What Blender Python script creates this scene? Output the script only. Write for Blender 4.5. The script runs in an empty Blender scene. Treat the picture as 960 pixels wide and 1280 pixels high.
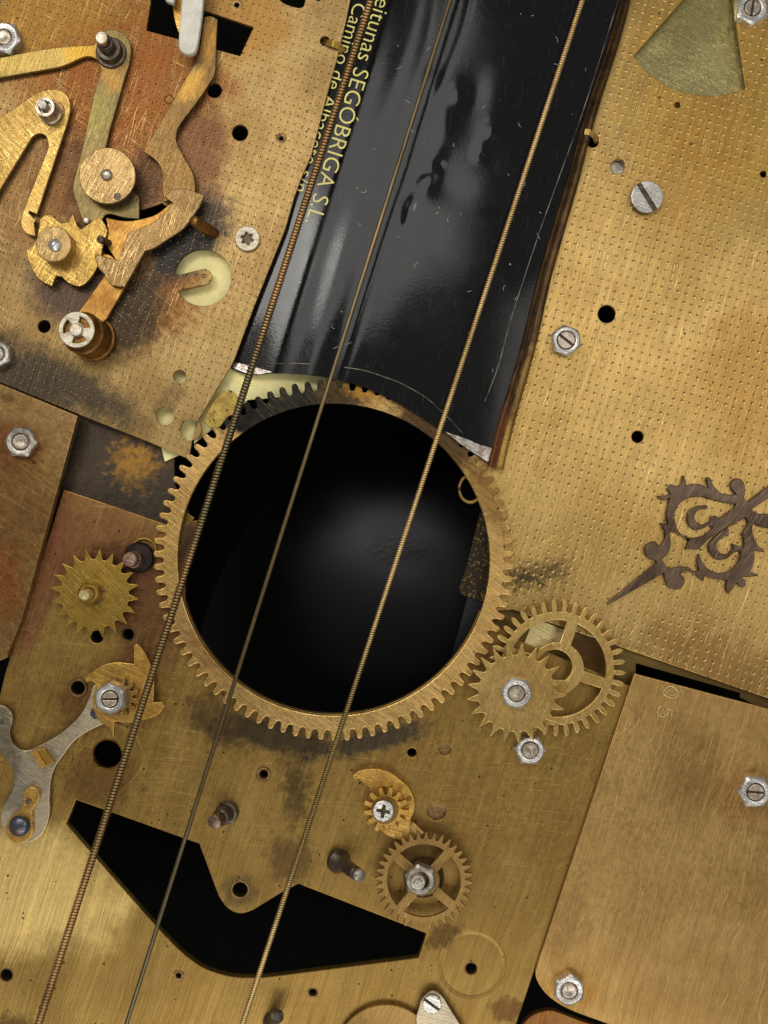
import bpy, bmesh, math, random
from math import sin, cos, pi, radians, sqrt, atan2, hypot
from mathutils import Vector, Matrix

# ---------------------------------------------------------------- units, camera, world, lamps
S = 0.00025                 # one unit of the measured drawing = 0.25 mm
D = 1300.0                  # camera height in drawing units
CX, CY = 480.0, 640.0
sc = bpy.context.scene
COL = sc.collection
random.seed(7)

def W(x, y, z=0.0):         # drawing (x right, y down, z up) -> world metres
    return Vector(((x - CX) * S, (CY - y) * S, z * S))
def R2(x, y, z):            # measured outline at height z -> true drawing position
    k = (D - z) / D
    return (CX + (x - CX) * k, CY + (y - CY) * k)
def P(x, y, z):
    a, b = R2(x, y, z)
    return W(a, b, z)

cam = bpy.data.cameras.new('camera')
camo = bpy.data.objects.new('camera', cam)
COL.objects.link(camo)
camo.location = (0, 0, D * S)
cam.sensor_fit = 'VERTICAL'
cam.angle_y = 2 * math.atan(640.0 / D)
cam.clip_start = 0.01
cam.clip_end = 20
sc.camera = camo

wd = bpy.data.worlds.new('World')
sc.world = wd
wd.use_nodes = True
wd.node_tree.nodes['Background'].inputs[0].default_value = (1.0, 0.97, 0.92, 1)
wd.node_tree.nodes['Background'].inputs[1].default_value = 0.24

def area(name, loc, target, sx, sy, L, col=(1, 1, 1)):
    l = bpy.data.lights.new(name, 'AREA')
    l.shape = 'RECTANGLE'
    l.size, l.size_y = sx * S, sy * S
    l.energy = L * pi * l.size * l.size_y
    l.color = col
    o = bpy.data.objects.new(name, l)
    COL.objects.link(o)
    o.location = W(*loc)
    o.rotation_euler = (W(*target) - W(*loc)).to_track_quat('-Z', 'Y').to_euler()
    return o
area('softbox_lamp', (200, -300, 1650), (430, 620, 0), 1050, 850, 2.9, (1.0, 0.98, 0.95))
area('key_lamp', (-420, -260, 1600), (300, 500, 0), 420, 420, 11.0, (1.0, 0.97, 0.92))
area('right_fill', (1500, 420, 1550), (620, 600, 0), 900, 1100, 1.7, (1.0, 0.97, 0.92))  # unseen added fill that brightens the right-hand plate
area('lower_fill', (380, 2450, 1500), (480, 900, 0), 2000, 900, 2.6, (1.0, 0.98, 0.95))  # extra fill, added out of view to lift the lower plates

sc.view_settings.view_transform = 'Standard'
sc.view_settings.look = 'None'
sc.view_settings.exposure = 0.22
sc.view_settings.gamma = 1.0
sc.view_settings.use_curve_mapping = False
sc.render.engine = 'CYCLES'
sc.cycles.max_bounces = 8
sc.cycles.use_denoising = True

# ---------------------------------------------------------------- material kit
class NB:
    def __init__(s, name):
        s.m = bpy.data.materials.new(name)
        s.m.use_nodes = True
        s.t = s.m.node_tree
        s.bsdf = s.t.nodes['Principled BSDF']
        g = s.n('ShaderNodeNewGeometry')
        v = s.n('ShaderNodeVectorMath', operation='MULTIPLY')
        s.l(g.outputs['Position'], v.inputs[0]); v.inputs[1].default_value = (1 / S, -1 / S, 1 / S)
        a = s.n('ShaderNodeVectorMath', operation='ADD')
        s.l(v.outputs[0], a.inputs[0]); a.inputs[1].default_value = (CX, CY, 0)
        s.uv = a.outputs[0]
        s.seed = random.random() * 900
    def n(s, t, **k):
        n = s.t.nodes.new(t)
        for a, b in k.items(): setattr(n, a, b)
        return n
    def l(s, a, b): s.t.links.new(a, b)
    def put(s, v, inp):
        if hasattr(v, 'links'): s.l(v, inp)
        else: inp.default_value = v
    def math(s, op, a, b=0.0, c=None, clamp=False):
        n = s.n('ShaderNodeMath', operation=op, use_clamp=clamp)
        s.put(a, n.inputs[0]); s.put(b, n.inputs[1])
        if c is not None: s.put(c, n.inputs[2])
        return n.outputs[0]
    def rotscale(s, ang, sx, sy, off=(0, 0), vec=None):
        """coordinates turned by ang (deg) then divided by sx, sy"""
        c, d = cos(radians(ang)), sin(radians(ang))
        v = vec or s.uv
        if off != (0, 0):
            o = s.n('ShaderNodeVectorMath', operation='SUBTRACT')
            s.l(v, o.inputs[0]); o.inputs[1].default_value = (off[0], off[1], 0); v = o.outputs[0]
        x = s.n('ShaderNodeVectorMath', operation='DOT_PRODUCT'); s.l(v, x.inputs[0]); x.inputs[1].default_value = (c / sx, d / sx, 0)
        y = s.n('ShaderNodeVectorMath', operation='DOT_PRODUCT'); s.l(v, y.inputs[0]); y.inputs[1].default_value = (-d / sy, c / sy, 0)
        k = s.n('ShaderNodeCombineXYZ'); s.l(x.outputs['Value'], k.inputs[0]); s.l(y.outputs['Value'], k.inputs[1])
        return k.outputs[0]
    def noise(s, vec, scale=1.0, detail=2.0, rough=0.5, dist=0.0, w=None):
        n = s.n('ShaderNodeTexNoise', noise_dimensions='3D')
        a = s.n('ShaderNodeVectorMath', operation='ADD'); s.l(vec, a.inputs[0])
        s.seed += 37.7
        a.inputs[1].default_value = (s.seed % 611, (s.seed * 1.7) % 503, (s.seed * .37) % 97)
        s.l(a.outputs[0], n.inputs['Vector'])
        n.inputs['Scale'].default_value = scale; n.inputs['Detail'].default_value = detail
        n.inputs['Roughness'].default_value = rough; n.inputs['Distortion'].default_value = dist
        return n.outputs['Fac']
    def ramp(s, v, a, b, lo=0.0, hi=1.0, smooth=True):
        n = s.n('ShaderNodeMapRange', interpolation_type='SMOOTHSTEP' if smooth else 'LINEAR')
        s.put(v, n.inputs[0]); n.inputs[1].default_value = a; n.inputs[2].default_value = b
        n.inputs[3].default_value = lo; n.inputs[4].default_value = hi
        return n.outputs[0]
    def mix(s, f, a, b, mode='MIX'):
        n = s.n('ShaderNodeMix', data_type='RGBA', blend_type=mode)
        s.put(f, n.inputs[0])
        for v, i in ((a, n.inputs[6]), (b, n.inputs[7])):
            if hasattr(v, 'links'): s.l(v, i)
            else: i.default_value = (*v[:3], 1)
        return n.outputs[2]
    def blob(s, x, y, rx, ry, ang=0, soft=.6, amp=.8, ns=18):
        v = s.rotscale(ang, rx, ry, (x, y))
        L = s.n('ShaderNodeVectorMath', operation='LENGTH'); s.l(v, L.inputs[0])
        if not hasattr(s, 'cache'): s.cache = {}
        ns = min((6, 10, 16, 28, 60), key=lambda q: abs(math.log(q / ns)))
        if ns not in s.cache: s.cache[ns] = s.noise(s.uv, 1.0 / ns, 4, .65)
        k = s.cache[ns]
        d = s.math('ADD', L.outputs['Value'], s.math('MULTIPLY', s.math('SUBTRACT', k, .5), amp * 2))
        return s.ramp(d, 1.0, 1.0 - soft)
    def warped(s, px, ns):
        n = s.n('ShaderNodeTexNoise'); n.inputs['Scale'].default_value = 1.0 / ns; n.inputs['Detail'].default_value = 1
        s.l(s.uv, n.inputs['Vector'])
        a = s.n('ShaderNodeVectorMath', operation='MULTIPLY_ADD'); s.l(n.outputs['Color'], a.inputs[0])
        a.inputs[1].default_value = (px, px, 0); s.l(s.uv, a.inputs[2])
        return a.outputs[0]

def lin(r, g, b):
    f = lambda c: (c / 255 / 12.92) if c / 255 <= .04045 else ((c / 255 + .055) / 1.055) ** 2.4
    return (f(r), f(g), f(b))

def metal(name, c1, c2, ang=-73, brush=.35, scr=(), rough=.38, metallic=.86, blobs=(), dimple=None,
          pits=0.0, pitcol=(60, 42, 22), patch=90, bump=1.0, grime=0.0, light=None, mott=.6, pitscale=16.0, pitr=.22):
    """c1,c2 sRGB tones; scr: list of (angle, length, width, threshold, strength); blobs: (x,y,rx,ry,ang,col,strength[,amp,ns,soft])"""
    b = NB(name)
    c1, c2 = lin(*c1), lin(*c2)
    big = b.ramp(b.noise(b.uv, 1.0 / patch, 5, .6), .35, .65)
    col = b.mix(big, c1, c2)
    fine = b.noise(b.uv, 1 / 6.0, 6, .78)
    # brushing
    w = b.warped(14, 160)
    br1 = b.noise(b.rotscale(ang, 95, 1.5, vec=w), 1, 3, .65)
    br2 = b.noise(b.rotscale(ang + 3, 260, 6.0, vec=w), 1, 2, .6)
    br = b.math('ADD', b.math('MULTIPLY', br1, .6), b.math('MULTIPLY', br2, .4))
    f = b.ramp(br, .3, .7, 1 - brush, 1 + brush * .55, smooth=False)
    f = b.math('MULTIPLY', f, b.ramp(fine, .25, .75, 1 - mott * .3, 1 + mott * .2, smooth=False))
    g = b.n('ShaderNodeCombineColor')
    for i in range(3): b.l(f, g.inputs[i])
    col = b.mix(1.0, col, g.outputs[0], 'MULTIPLY')
    h = b.math('MULTIPLY', br1, .5)
    rsum = b.ramp(fine, .3, .7, rough - .06, rough + .08)
    stain = None
    for q in blobs:
        x, y, rx, ry, an, cc, st = q[:7]
        amp = q[7] if len(q) > 7 else .8
        ns = q[8] if len(q) > 8 else 18
        soft = q[9] if len(q) > 9 else .6
        m = b.blob(x, y, rx * 1.22, ry * 1.22, an, soft, amp, ns)
        m = b.math('MULTIPLY', m, st)
        ccm = b.mix(1.0, lin(*cc), g.outputs[0], 'MULTIPLY')
        col = b.mix(m, col, ccm)
        if sum(cc) < 240: stain = m if stain is None else b.math('MAXIMUM', stain, m)
    if grime:
        gm = b.ramp(b.noise(b.uv, 1 / 34.0, 6, .72), .56, .74, 0, grime)
        col = b.mix(gm, col, lin(52, 40, 26))
    if pits:
        n = b.n('ShaderNodeTexVoronoi'); n.inputs['Scale'].default_value = 1 / pitscale
        b.l(b.uv, n.inputs['Vector'])
        keep = b.n('ShaderNodeSeparateColor'); b.l(n.outputs['Color'], keep.inputs[0])
        rr = b.ramp(keep.outputs[0], 1 - pits, 1, 0, pitr)
        pm = b.math('MULTIPLY', b.math('LESS_THAN', n.outputs['Distance'], rr), .85)
        col = b.mix(pm, col, lin(*pitcol))
        h = b.math('SUBTRACT', h, b.math('MULTIPLY', pm, 1.0))
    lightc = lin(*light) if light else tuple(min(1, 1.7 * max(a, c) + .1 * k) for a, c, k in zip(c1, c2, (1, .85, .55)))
    if scr:
        ww = b.warped(30, 130)
        clump = b.ramp(b.noise(b.uv, 1 / 75.0, 2, .5), .32, .55, .25, 1)
        if stain is not None: clump = b.math('MULTIPLY', clump, b.math('SUBTRACT', 1.0, b.math('MULTIPLY', stain, .85)))
    for sa, ln, wi, th, st in scr:
        k = b.noise(b.rotscale(sa, ln, wi * .8, vec=ww), 1, 0.0, .5)
        m = b.math('MULTIPLY', b.math('MULTIPLY', b.ramp(k, th + .03, th + .08), clump), min(1, st * 1.15))
        col = b.mix(m, col, lightc)
        h = b.math('SUBTRACT', h, b.math('MULTIPLY', m, .3))
        rsum = b.math('SUBTRACT', rsum, b.math('MULTIPLY', m, .08))
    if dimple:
        da, sx, sy, r, depth, dark, glint = dimple
        v = b.rotscale(da, sx, sy)
        fl = b.n('ShaderNodeVectorMath', operation='FLOOR'); b.l(v, fl.inputs[0])
        wn = b.n('ShaderNodeTexWhiteNoise', noise_dimensions='2D'); b.l(fl.outputs[0], wn.inputs['Vector'])
        jt = b.n('ShaderNodeVectorMath', operation='MULTIPLY_ADD'); b.l(wn.outputs['Color'], jt.inputs[0])
        jt.inputs[1].default_value = (.13, .13, 0); jt.inputs[2].default_value = (.435, .435, 0)
        fr = b.n('ShaderNodeVectorMath', operation='FRACTION'); b.l(v, fr.inputs[0])
        sb = b.n('ShaderNodeVectorMath', operation='SUBTRACT'); b.l(fr.outputs[0], sb.inputs[0]); b.l(jt.outputs[0], sb.inputs[1])
        ml = b.n('ShaderNodeVectorMath', operation='MULTIPLY'); b.l(sb.outputs[0], ml.inputs[0]); ml.inputs[1].default_value = (sx, sy, 0)
        ln = b.n('ShaderNodeVectorMath', operation='LENGTH'); b.l(ml.outputs[0], ln.inputs[0])
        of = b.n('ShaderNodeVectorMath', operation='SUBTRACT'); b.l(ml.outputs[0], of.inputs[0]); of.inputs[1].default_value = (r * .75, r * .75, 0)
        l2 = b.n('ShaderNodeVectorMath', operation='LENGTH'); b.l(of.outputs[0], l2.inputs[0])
        wear = b.math('MULTIPLY', b.ramp(b.noise(b.uv, 1 / 60.0, 3, .6), .3, .6, .5, 1.05), b.ramp(wn.outputs['Value'], 0, 1, .7, 1.15, smooth=False))
        hole = b.math('MULTIPLY', b.ramp(ln.outputs['Value'], r * 1.3, r * .45), wear)
        lit_edge = b.math('MULTIPLY', b.math('MULTIPLY', b.ramp(l2.outputs['Value'], r * 1.7, r * .9), b.ramp(ln.outputs['Value'], r * .8, r * 1.3)), wear)
        h = b.math('SUBTRACT', h, b.math('MULTIPLY', hole, depth))
        h = b.math('ADD', h, b.math('MULTIPLY', lit_edge, depth * .5))
        col = b.mix(b.math('MULTIPLY', hole, dark), col, lin(50, 30, 12))
        col = b.mix(b.math('MULTIPLY', lit_edge, glint), col, lightc)      # lit far wall of each pit painted as a pale crescent
        rsum = b.math('SUBTRACT', rsum, b.math('MULTIPLY', lit_edge, .08))
    b.l(col, b.bsdf.inputs['Base Color'])
    b.l(b.math('MAXIMUM', rsum, .08), b.bsdf.inputs['Roughness'])
    b.bsdf.inputs['Metallic'].default_value = metallic
    bp = b.n('ShaderNodeBump'); bp.inputs['Strength'].default_value = 1.0
    bp.inputs['Distance'].default_value = S * bump
    b.l(h, bp.inputs['Height']); b.l(bp.outputs[0], b.bsdf.inputs['Normal'])
    return b.m

SCR = [(-73, 60, .9, .66, .55), (-58, 50, .8, .69, .5), (-100, 45, .8, .71, .45), (20, 40, .7, .73, .4)]
SCRH = [(-73, 70, 1.1, .58, .8), (-55, 60, 1.0, .6, .8), (-110, 50, 1.0, .63, .7)]

M = {}
M['dialL'] = metal('patinated dial brass', (176, 146, 92), (152, 120, 70), -73, .22, SCR + [(35, 60, 1.0, .66, .5)], .45, metallic=.78,
    blobs=[(130, 70, 185, 130, 20, (138, 88, 36), 1.0, .4, 60), (60, 10, 110, 60, 10, (158, 116, 46), .85, .5, 30),
           (150, 130, 95, 120, 20, (132, 78, 32), .95, .5, 30), (115, 250, 110, 74, 40, (82, 50, 32), 1.0, .5, 26), (185, 225, 30, 40, 0, (70, 42, 26), .9, .5, 12),
           (245, 205, 42, 90, 10, (106, 68, 44), .9, .6, 22), (250, 270, 48, 34, 0, (66, 52, 48), .95, .6, 16),
           (30, 260, 80, 90, 0, (122, 86, 46), .75, .6, 30), (100, 370, 80, 52, 25, (78, 60, 52), .95, .35, 16),
           (196, 372, 70, 56, -40, (126, 80, 36), .95, .7, 12), (230, 310, 66, 40, -38, (40, 38, 36), 1.0, .3, 20), (168, 378, 50, 30, -48, (46, 40, 34), .95, .4, 16),
           (160, 404, 60, 44, -40, (58, 46, 32), .95, .5, 12),
           (66, 474, 130, 36, 26, (70, 60, 46), .95, .6, 22), (10, 480, 90, 40, 15, (66, 58, 48), .9, .5, 16),
           (215, 498, 30, 14, -50, (110, 84, 48), .7, .9, 8), (310, 30, 60, 60, 0, (158, 112, 46), .7, .6, 30),
           (262, 110, 45, 20, 0, (136, 84, 42), .8, .6, 20)],
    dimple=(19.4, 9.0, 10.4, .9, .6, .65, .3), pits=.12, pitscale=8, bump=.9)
M['dialR'] = metal('stippled dial brass', (196, 162, 98), (176, 142, 80), -73, .3, SCR[:2], .34,
    blobs=[(900, 120, 120, 150, 0, (206, 160, 70), .6, .6, 60), (930, 470, 60, 110, 0, (166, 124, 60), .7, .7, 40),
           (676, 716, 48, 22, -8, (74, 62, 40), .8, 1.2, 6, 1.0), (655, 724, 26, 16, 0, (64, 54, 38), .8, 1.2, 6, 1.0),
           (900, 830, 110, 40, 15, (150, 110, 58), .7, .8, 30), (870, 200, 60, 120, 16, (176, 132, 62), .6, .8, 30)],
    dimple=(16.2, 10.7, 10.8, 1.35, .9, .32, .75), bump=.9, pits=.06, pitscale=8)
M['main'] = metal('aged movement brass', (164, 132, 70), (150, 118, 60), -73, .32, [(-73, 70, .8, .69, .4), (5, 110, .8, .72, .22), (-45, 40, .7, .72, .3)], .40,
    blobs=[(130, 680, 110, 60, 15, (138, 90, 60), .75, .6, 30), (60, 720, 18, 130, 17, (140, 88, 62), .75, .5, 20),
           (190, 760, 60, 90, 0, (116, 78, 50), .9, .6, 26), (150, 700, 40, 26, 0, (88, 52, 38), .7, .7, 12),
           (340, 920, 90, 24, 12, (62, 56, 44), .9, .6, 14), (470, 925, 80, 16, -14, (66, 62, 54), .85, .7, 12),
           (275, 900, 50, 34, 35, (84, 66, 42), .7, .7, 16), (370, 985, 22, 60, -8, (64, 54, 34), .7, 1.0, 8, .8),
           (365, 1075, 34, 34, 0, (104, 80, 46), .8, .7, 16), (40, 1110, 120, 90, 5, (240, 206, 128), .95, .5, 60),  # large pale blob: brushed highlight painted into the brass colour
           (110, 880, 46, 40, 0, (106, 66, 40), .6, .8, 14), (125, 975, 52, 40, 0, (112, 80, 40), .7, .5, 14),
           (240, 690, 22, 60, 0, (70, 52, 36), .9, .4, 14), (555, 1170, 26, 14, -30, (92, 68, 34), .8, .8, 10),
           (300, 1113, 26, 24, 0, (98, 82, 48), .8, .5, 8), (635, 1262, 26, 18, 0, (106, 70, 36), .8, .7, 12),
           (10, 1290, 40, 24, 0, (84, 64, 34), .8, .7, 12), (520, 1060, 60, 50, 0, (120, 92, 46), .6, .7, 20)],
    pits=.4, pitscale=10, pitr=.17, bump=.8)
M['plateL'] = metal('scratched brass plate', (156, 124, 78), (132, 100, 60), -60, .12, [(42, 60, .7, .66, .5), (55, 50, .6, .68, .4), (28, 40, .6, .7, .4)], .4, mott=1.4,
    blobs=[(25, 560, 40, 36, 0, (118, 70, 36), .9, .5, 14), (10, 640, 70, 90, 0, (124, 88, 48), .8, .7, 10),
           (0, 730, 40, 60, 0, (140, 84, 40), .8, .6, 12), (16, 500, 9, 7, 20, (96, 74, 44), .9, .4, 6)], pits=.1, light=(214, 170, 84))
M['strip'] = metal('blackened brass', (70, 62, 54), (84, 72, 58), -60, .2, [(0, 26, .9, .62, .5)], .42,
    blobs=[(165, 578, 34, 36, 0, (176, 130, 58), .9, 1.1, 10, .9)], pits=.2, metallic=.9)
M['plateR'] = metal('warm brushed brass', (194, 156, 94), (178, 140, 80), -75, .26, [(-75, 60, .8, .655, .5), (-60, 40, .7, .69, .45), (-100, 30, .7, .7, .4)], .38,
    blobs=[(712, 1236, 44, 40, 0, (178, 126, 48), .5, .8, 14), (710, 1150, 30, 60, 15, (140, 102, 52), .4, .9, 16),
           (860, 960, 50, 70, 10, (150, 114, 66), .6, .6, 60), (935, 1000, 40, 40, 0, (142, 96, 46), .6, .7, 20)], bump=.8)
M['corner'] = metal('rusty brass', (160, 112, 58), (128, 82, 42), -70, .2, SCR[:1], .42, pits=.2)
M['under'] = metal('dark olive brass', (112, 92, 48), (92, 74, 38), 18, .15, (), .5, blobs=[(735, 815, 40, 20, 20, (88, 60, 32), .8)])  # dark olive base colour with one browner patch
M['sector'] = metal('greenish scratched brass', (216, 202, 136), (178, 166, 106), 30, .1, [(-70, 30, .9, .6, .7), (30, 32, .9, .62, .7), (75, 26, .8, .63, .6), (-20, 26, .8, .64, .6)], .2, light=(206, 196, 140))
M['ring'] = metal('ring gear brass', (212, 172, 106), (188, 148, 84), 38, .32, [(38, 40, .9, .62, .6)], .3,
    blobs=[(352, 498, 96, 42, -12, (40, 37, 32), 1.0, .3, 14, .3), (430, 490, 40, 30, 8, (78, 62, 40), .95, .6, 8), (460, 490, 34, 14, 16, (176, 128, 56), .9, .9, 5, .8),
           (545, 540, 80, 32, 40, (88, 64, 40), .95, .5, 14), (612, 620, 24, 50, -20, (130, 92, 48), .7, .8, 10),
           (272, 487, 26, 18, -45, (196, 170, 90), .9, .7, 8), (250, 535, 26, 20, -50, (150, 112, 66), .6, .7, 8),
           (205, 700, 30, 80, 0, (204, 164, 88), .6, .5, 20), (265, 810, 40, 22, 45, (150, 104, 56), .7, .7, 14)], pits=.14)
M['gold'] = metal('bright golden brass', (204, 162, 84), (182, 138, 64), 20, .15, [(20, 26, .8, .66, .5)], .34, pits=.14, pitcol=(110, 74, 28), patch=30)
M['wheel'] = metal('wheel brass', (208, 172, 104), (186, 148, 82), -66, .28, [(-66, 40, .9, .62, .6), (60, 30, .8, .66, .5)], .34)
M['dullwheel'] = metal('dull brass wheel', (168, 134, 78), (142, 110, 60), -60, .2, SCR[:1], .42, pits=.2)
M['star'] = metal('olive star wheel brass', (168, 134, 58), (150, 120, 52), 45, .15, [(45, 30, .9, .66, .7), (40, 60, 1.0, .68, .6)], .36, pits=.08)
M['scr'] = metal('scratched lever brass', (146, 116, 72), (120, 94, 56), -70, .1, SCRH, .36)
M['fork'] = metal('golden fork brass', (178, 146, 80), (158, 124, 64), 50, .12, [(48, 34, .9, .6, .75), (-40, 20, .8, .68, .5)], .34)
M['crank'] = metal('green tinged lever brass', (132, 112, 66), (104, 90, 58), -75, .1, SCR[:2], .38,
    blobs=[(50, 78, 90, 26, -8, (180, 152, 82), .95, .4, 24), (125, 145, 20, 34, 10, (136, 124, 68), .7, .6, 10), (105, 70, 26, 18, 0, (196, 150, 50), .7, .6, 10),
           (145, 95, 18, 30, 0, (164, 122, 60), .7, .6, 10)])
M['anchor'] = metal('lever brass', (128, 98, 54), (106, 82, 48), -70, .1, SCR, .36,
    blobs=[(235, 105, 26, 30, 30, (176, 134, 62), .85, .6, 12), (260, 60, 16, 30, 0, (168, 124, 58), .7, .6, 12), (245, 85, 14, 14, 0, (120, 100, 66), .7, .6, 8)])
M['goldarm'] = metal('gilded arm', (180, 136, 66), (148, 102, 46), -55, .15, SCR[:1], .36, pits=.3, pitcol=(120, 70, 24), patch=24)
M['cam'] = metal('cam brass', (178, 142, 70), (146, 116, 60), 40, .25, SCRH[:2] + [(35, 40, 1, .6, .7)], .36, grime=.5)
M['disc'] = metal('scratched disc brass', (166, 136, 88), (142, 114, 70), -62, .1, [(-62, 36, 1.0, .56, .8), (-80, 30, .9, .6, .7), (40, 26, .8, .66, .5)], .36)
M['cream'] = metal('cream lacquer', (255, 242, 172), (250, 234, 156), 0, .05, (), .5, metallic=.0, pits=.12, pitcol=(70, 66, 40), grime=.25, patch=40)
M['steelsheet'] = metal('pale brass sheet', (244, 230, 176), (206, 186, 126), 30, .2, (), .3)
M['steel'] = metal('lever steel', (196, 180, 148), (170, 156, 130), 20, .08, [(30, 30, .8, .68, .3)], .36, blobs=[(12, 930, 20, 60, 0, (110, 100, 84), .8), (20, 990, 24, 26, 0, (122, 116, 102), .6)])
M['zinc'] = metal('zinc nut', (228, 224, 216), (190, 186, 178), 20, .12, [(20, 12, .8, .64, .4)],   .24, grime=.18, patch=30)
M['zincdark'] = metal('worn steel nut', (200, 192, 178), (150, 142, 130), 60, .15, [(20, 12, .8, .62, .4)], .33, grime=.8, patch=10)
M['stud'] = metal('bolt end', (212, 198, 180), (164, 146, 126), 70, .2, [(70, 10, .8, .6, .5)], .33, grime=.6, patch=9)
M['iron'] = metal('dark oiled steel', (104, 94, 82), (78, 68, 58), 10, .1, [(60, 10, .8, .66, .5)], .36, grime=.5, patch=12)
M['irontip'] = metal('coppered pin end', (160, 130, 112), (120, 94, 80), 10, .1, (), .38, grime=.4, patch=9)
M['blued'] = metal('blued steel', (82, 92, 108), (108, 92, 84), 10, .05, (), .2, patch=10)
M['luggold'] = metal('corroded yellow brass', (190, 164, 84), (150, 122, 64), 10, .1, (), .5, pits=.7, pitscale=5, pitr=.3, patch=14, mott=1.5)
M['slotshade'] = metal('shaded grimy slot', (110, 96, 76), (74, 62, 46), 10, .1, (), .5, grime=.7, patch=8)  # recess shade put into the slot floor colour, plus grime
M['black'] = metal('soot black steel', (40, 36, 32), (60, 50, 42), 10, .1, (), .5, grime=.3, patch=12)
M['brownsteel'] = metal('brown steel hand', (104, 84, 68), (74, 58, 46), -55, .15, [(-52, 40, .9, .62, .5), (-75, 30, .8, .66, .4)], .36, patch=40)
M['white'] = metal('worn white paint', (216, 212, 198), (198, 192, 176), -70, .06, (), .5, metallic=.15, grime=.25, patch=20, pits=.1, pitcol=(60, 56, 48))
M['whitecap'] = metal('tarnished nickel cap', (206, 196, 172), (178, 164, 138), 10, .06, (), .42, metallic=.6, grime=.6, patch=9, pits=.4, pitcol=(90, 76, 56))
M['bush'] = metal('bushing brass', (152, 120, 76), (120, 92, 56), 10, .1, (), .38, grime=.6, patch=10)
M['barrel'] = metal('barrel brass', (150, 108, 52), (118, 82, 38), 10, .1, (), .36, grime=.5, patch=12)
M['speckle'] = metal('speckled bracket', (44, 40, 32), (54, 46, 34), 10, .1, (), .5, pits=.95, pitscale=3.0, pitr=.5, pitcol=(126, 100, 56))
M['darkbracket'] = metal('dark bracket', (44, 46, 48), (34, 34, 34), 10, .1, (), .5)
M['rim'] = metal('rusty gilt rim', (92, 68, 40), (62, 46, 30), -73, .08, [(-73, 30, .9, .68, .4)], .42, mott=1.5, pits=.3, patch=26,
    blobs=[(632, 560, 9, 40, 15, (176, 142, 70), .9, .6, 8), (655, 480, 8, 70, 15, (140, 108, 54), .8, .6, 8), (619, 560, 7, 70, 15, (118, 72, 44), .9, .5, 8)])
M['tinplate'] = metal('bare tin edge', (214, 210, 202), (150, 134, 118), 20, .1, (), .3, grime=.7, patch=8)
M['wound1'] = metal('copper string winding', (190, 154, 104), (158, 126, 84), -73, .05, (), .3, patch=120, metallic=1,
    blobs=[(290, 560, 60, 160, 17, (122, 112, 84), .9, .3, 40), (170, 880, 60, 200, 17, (136, 116, 78), .9, .3, 40)])
M['wound3'] = metal('bronze string winding', (226, 198, 140), (200, 170, 114), -73, .05, (), .28, patch=120,
    blobs=[(420, 960, 60, 200, 17, (134, 116, 72), .9, .3, 40)])
M['wound2'] = metal('thin string bronze', (122, 102, 70), (104, 90, 64), -73, .05, (), .34, patch=100, blobs=[(200, 1150, 60, 150, 17, (104, 98, 76), .8, .3, 40)])
M['core'] = metal('string core', (70, 52, 34), (60, 46, 30), 0, .05, (), .5)

def plain(name, c, rough=.4, metallic=0.0, spec=.5):
    b = NB(name)
    n = b.noise(b.uv, 1 / 12.0, 3)
    c = lin(*c)
    b.l(b.mix(b.ramp(n, .3, .7), c, tuple(k * .8 for k in c)), b.bsdf.inputs['Base Color'])
    b.bsdf.inputs['Roughness'].default_value = rough
    b.bsdf.inputs['Metallic'].default_value = metallic
    b.bsdf.inputs['Specular IOR Level'].default_value = spec
    return b.m
M['ink'] = plain('yellow print', (240, 228, 130), .5)
M['hole'] = plain('dark recess', (70, 50, 28), .9, 0, .05)
M['dust'] = plain('dust fleck', (200, 196, 184), .8)
M['crease'] = metal('bare crease', (150, 142, 124), (70, 66, 58), 10, .1, (), .4, patch=20)

def tin_material():
    b = NB('black lacquered tin')
    n = b.noise(b.uv, 1 / 3.0, 3, .6)
    dust = b.ramp(b.noise(b.uv, 1 / 1.6, 2, .5), .70, .78, 0, .35)
    ww = b.warped(24, 90)
    sc1 = b.math('MULTIPLY', b.ramp(b.noise(b.rotscale(-80, 30, .8, vec=ww), 1, 1), .70, .76), .18)
    sc2 = b.math('MULTIPLY', b.ramp(b.noise(b.rotscale(30, 24, .8, vec=ww), 1, 1), .72, .78), .15)
    col = b.mix(b.math('ADD', sc1, sc2), lin(16, 16, 17), lin(120, 118, 112))
    col = b.mix(dust, col, lin(110, 108, 100))
    vo = b.n('ShaderNodeTexVoronoi'); vo.inputs['Scale'].default_value = 1 / 13.0; b.l(b.uv, vo.inputs['Vector'])
    kp = b.n('ShaderNodeSeparateColor'); b.l(vo.outputs['Color'], kp.inputs[0])
    col = b.mix(b.math('LESS_THAN', vo.outputs['Distance'], b.ramp(kp.outputs[0], .8, 1, 0, .09)), col, lin(200, 198, 190))
    b.l(col, b.bsdf.inputs['Base Color'])
    b.l(b.ramp(b.noise(b.uv, 1 / 50.0, 4, .6), .3, .7, .07, .15), b.bsdf.inputs['Roughness'])
    b.bsdf.inputs['IOR'].default_value = 1.33
    bp = b.n('ShaderNodeBump'); bp.inputs['Distance'].default_value = S * .06
    b.l(n, bp.inputs['Height']); b.l(bp.outputs[0], b.bsdf.inputs['Normal'])
    return b.m
M['tin'] = tin_material()
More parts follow.
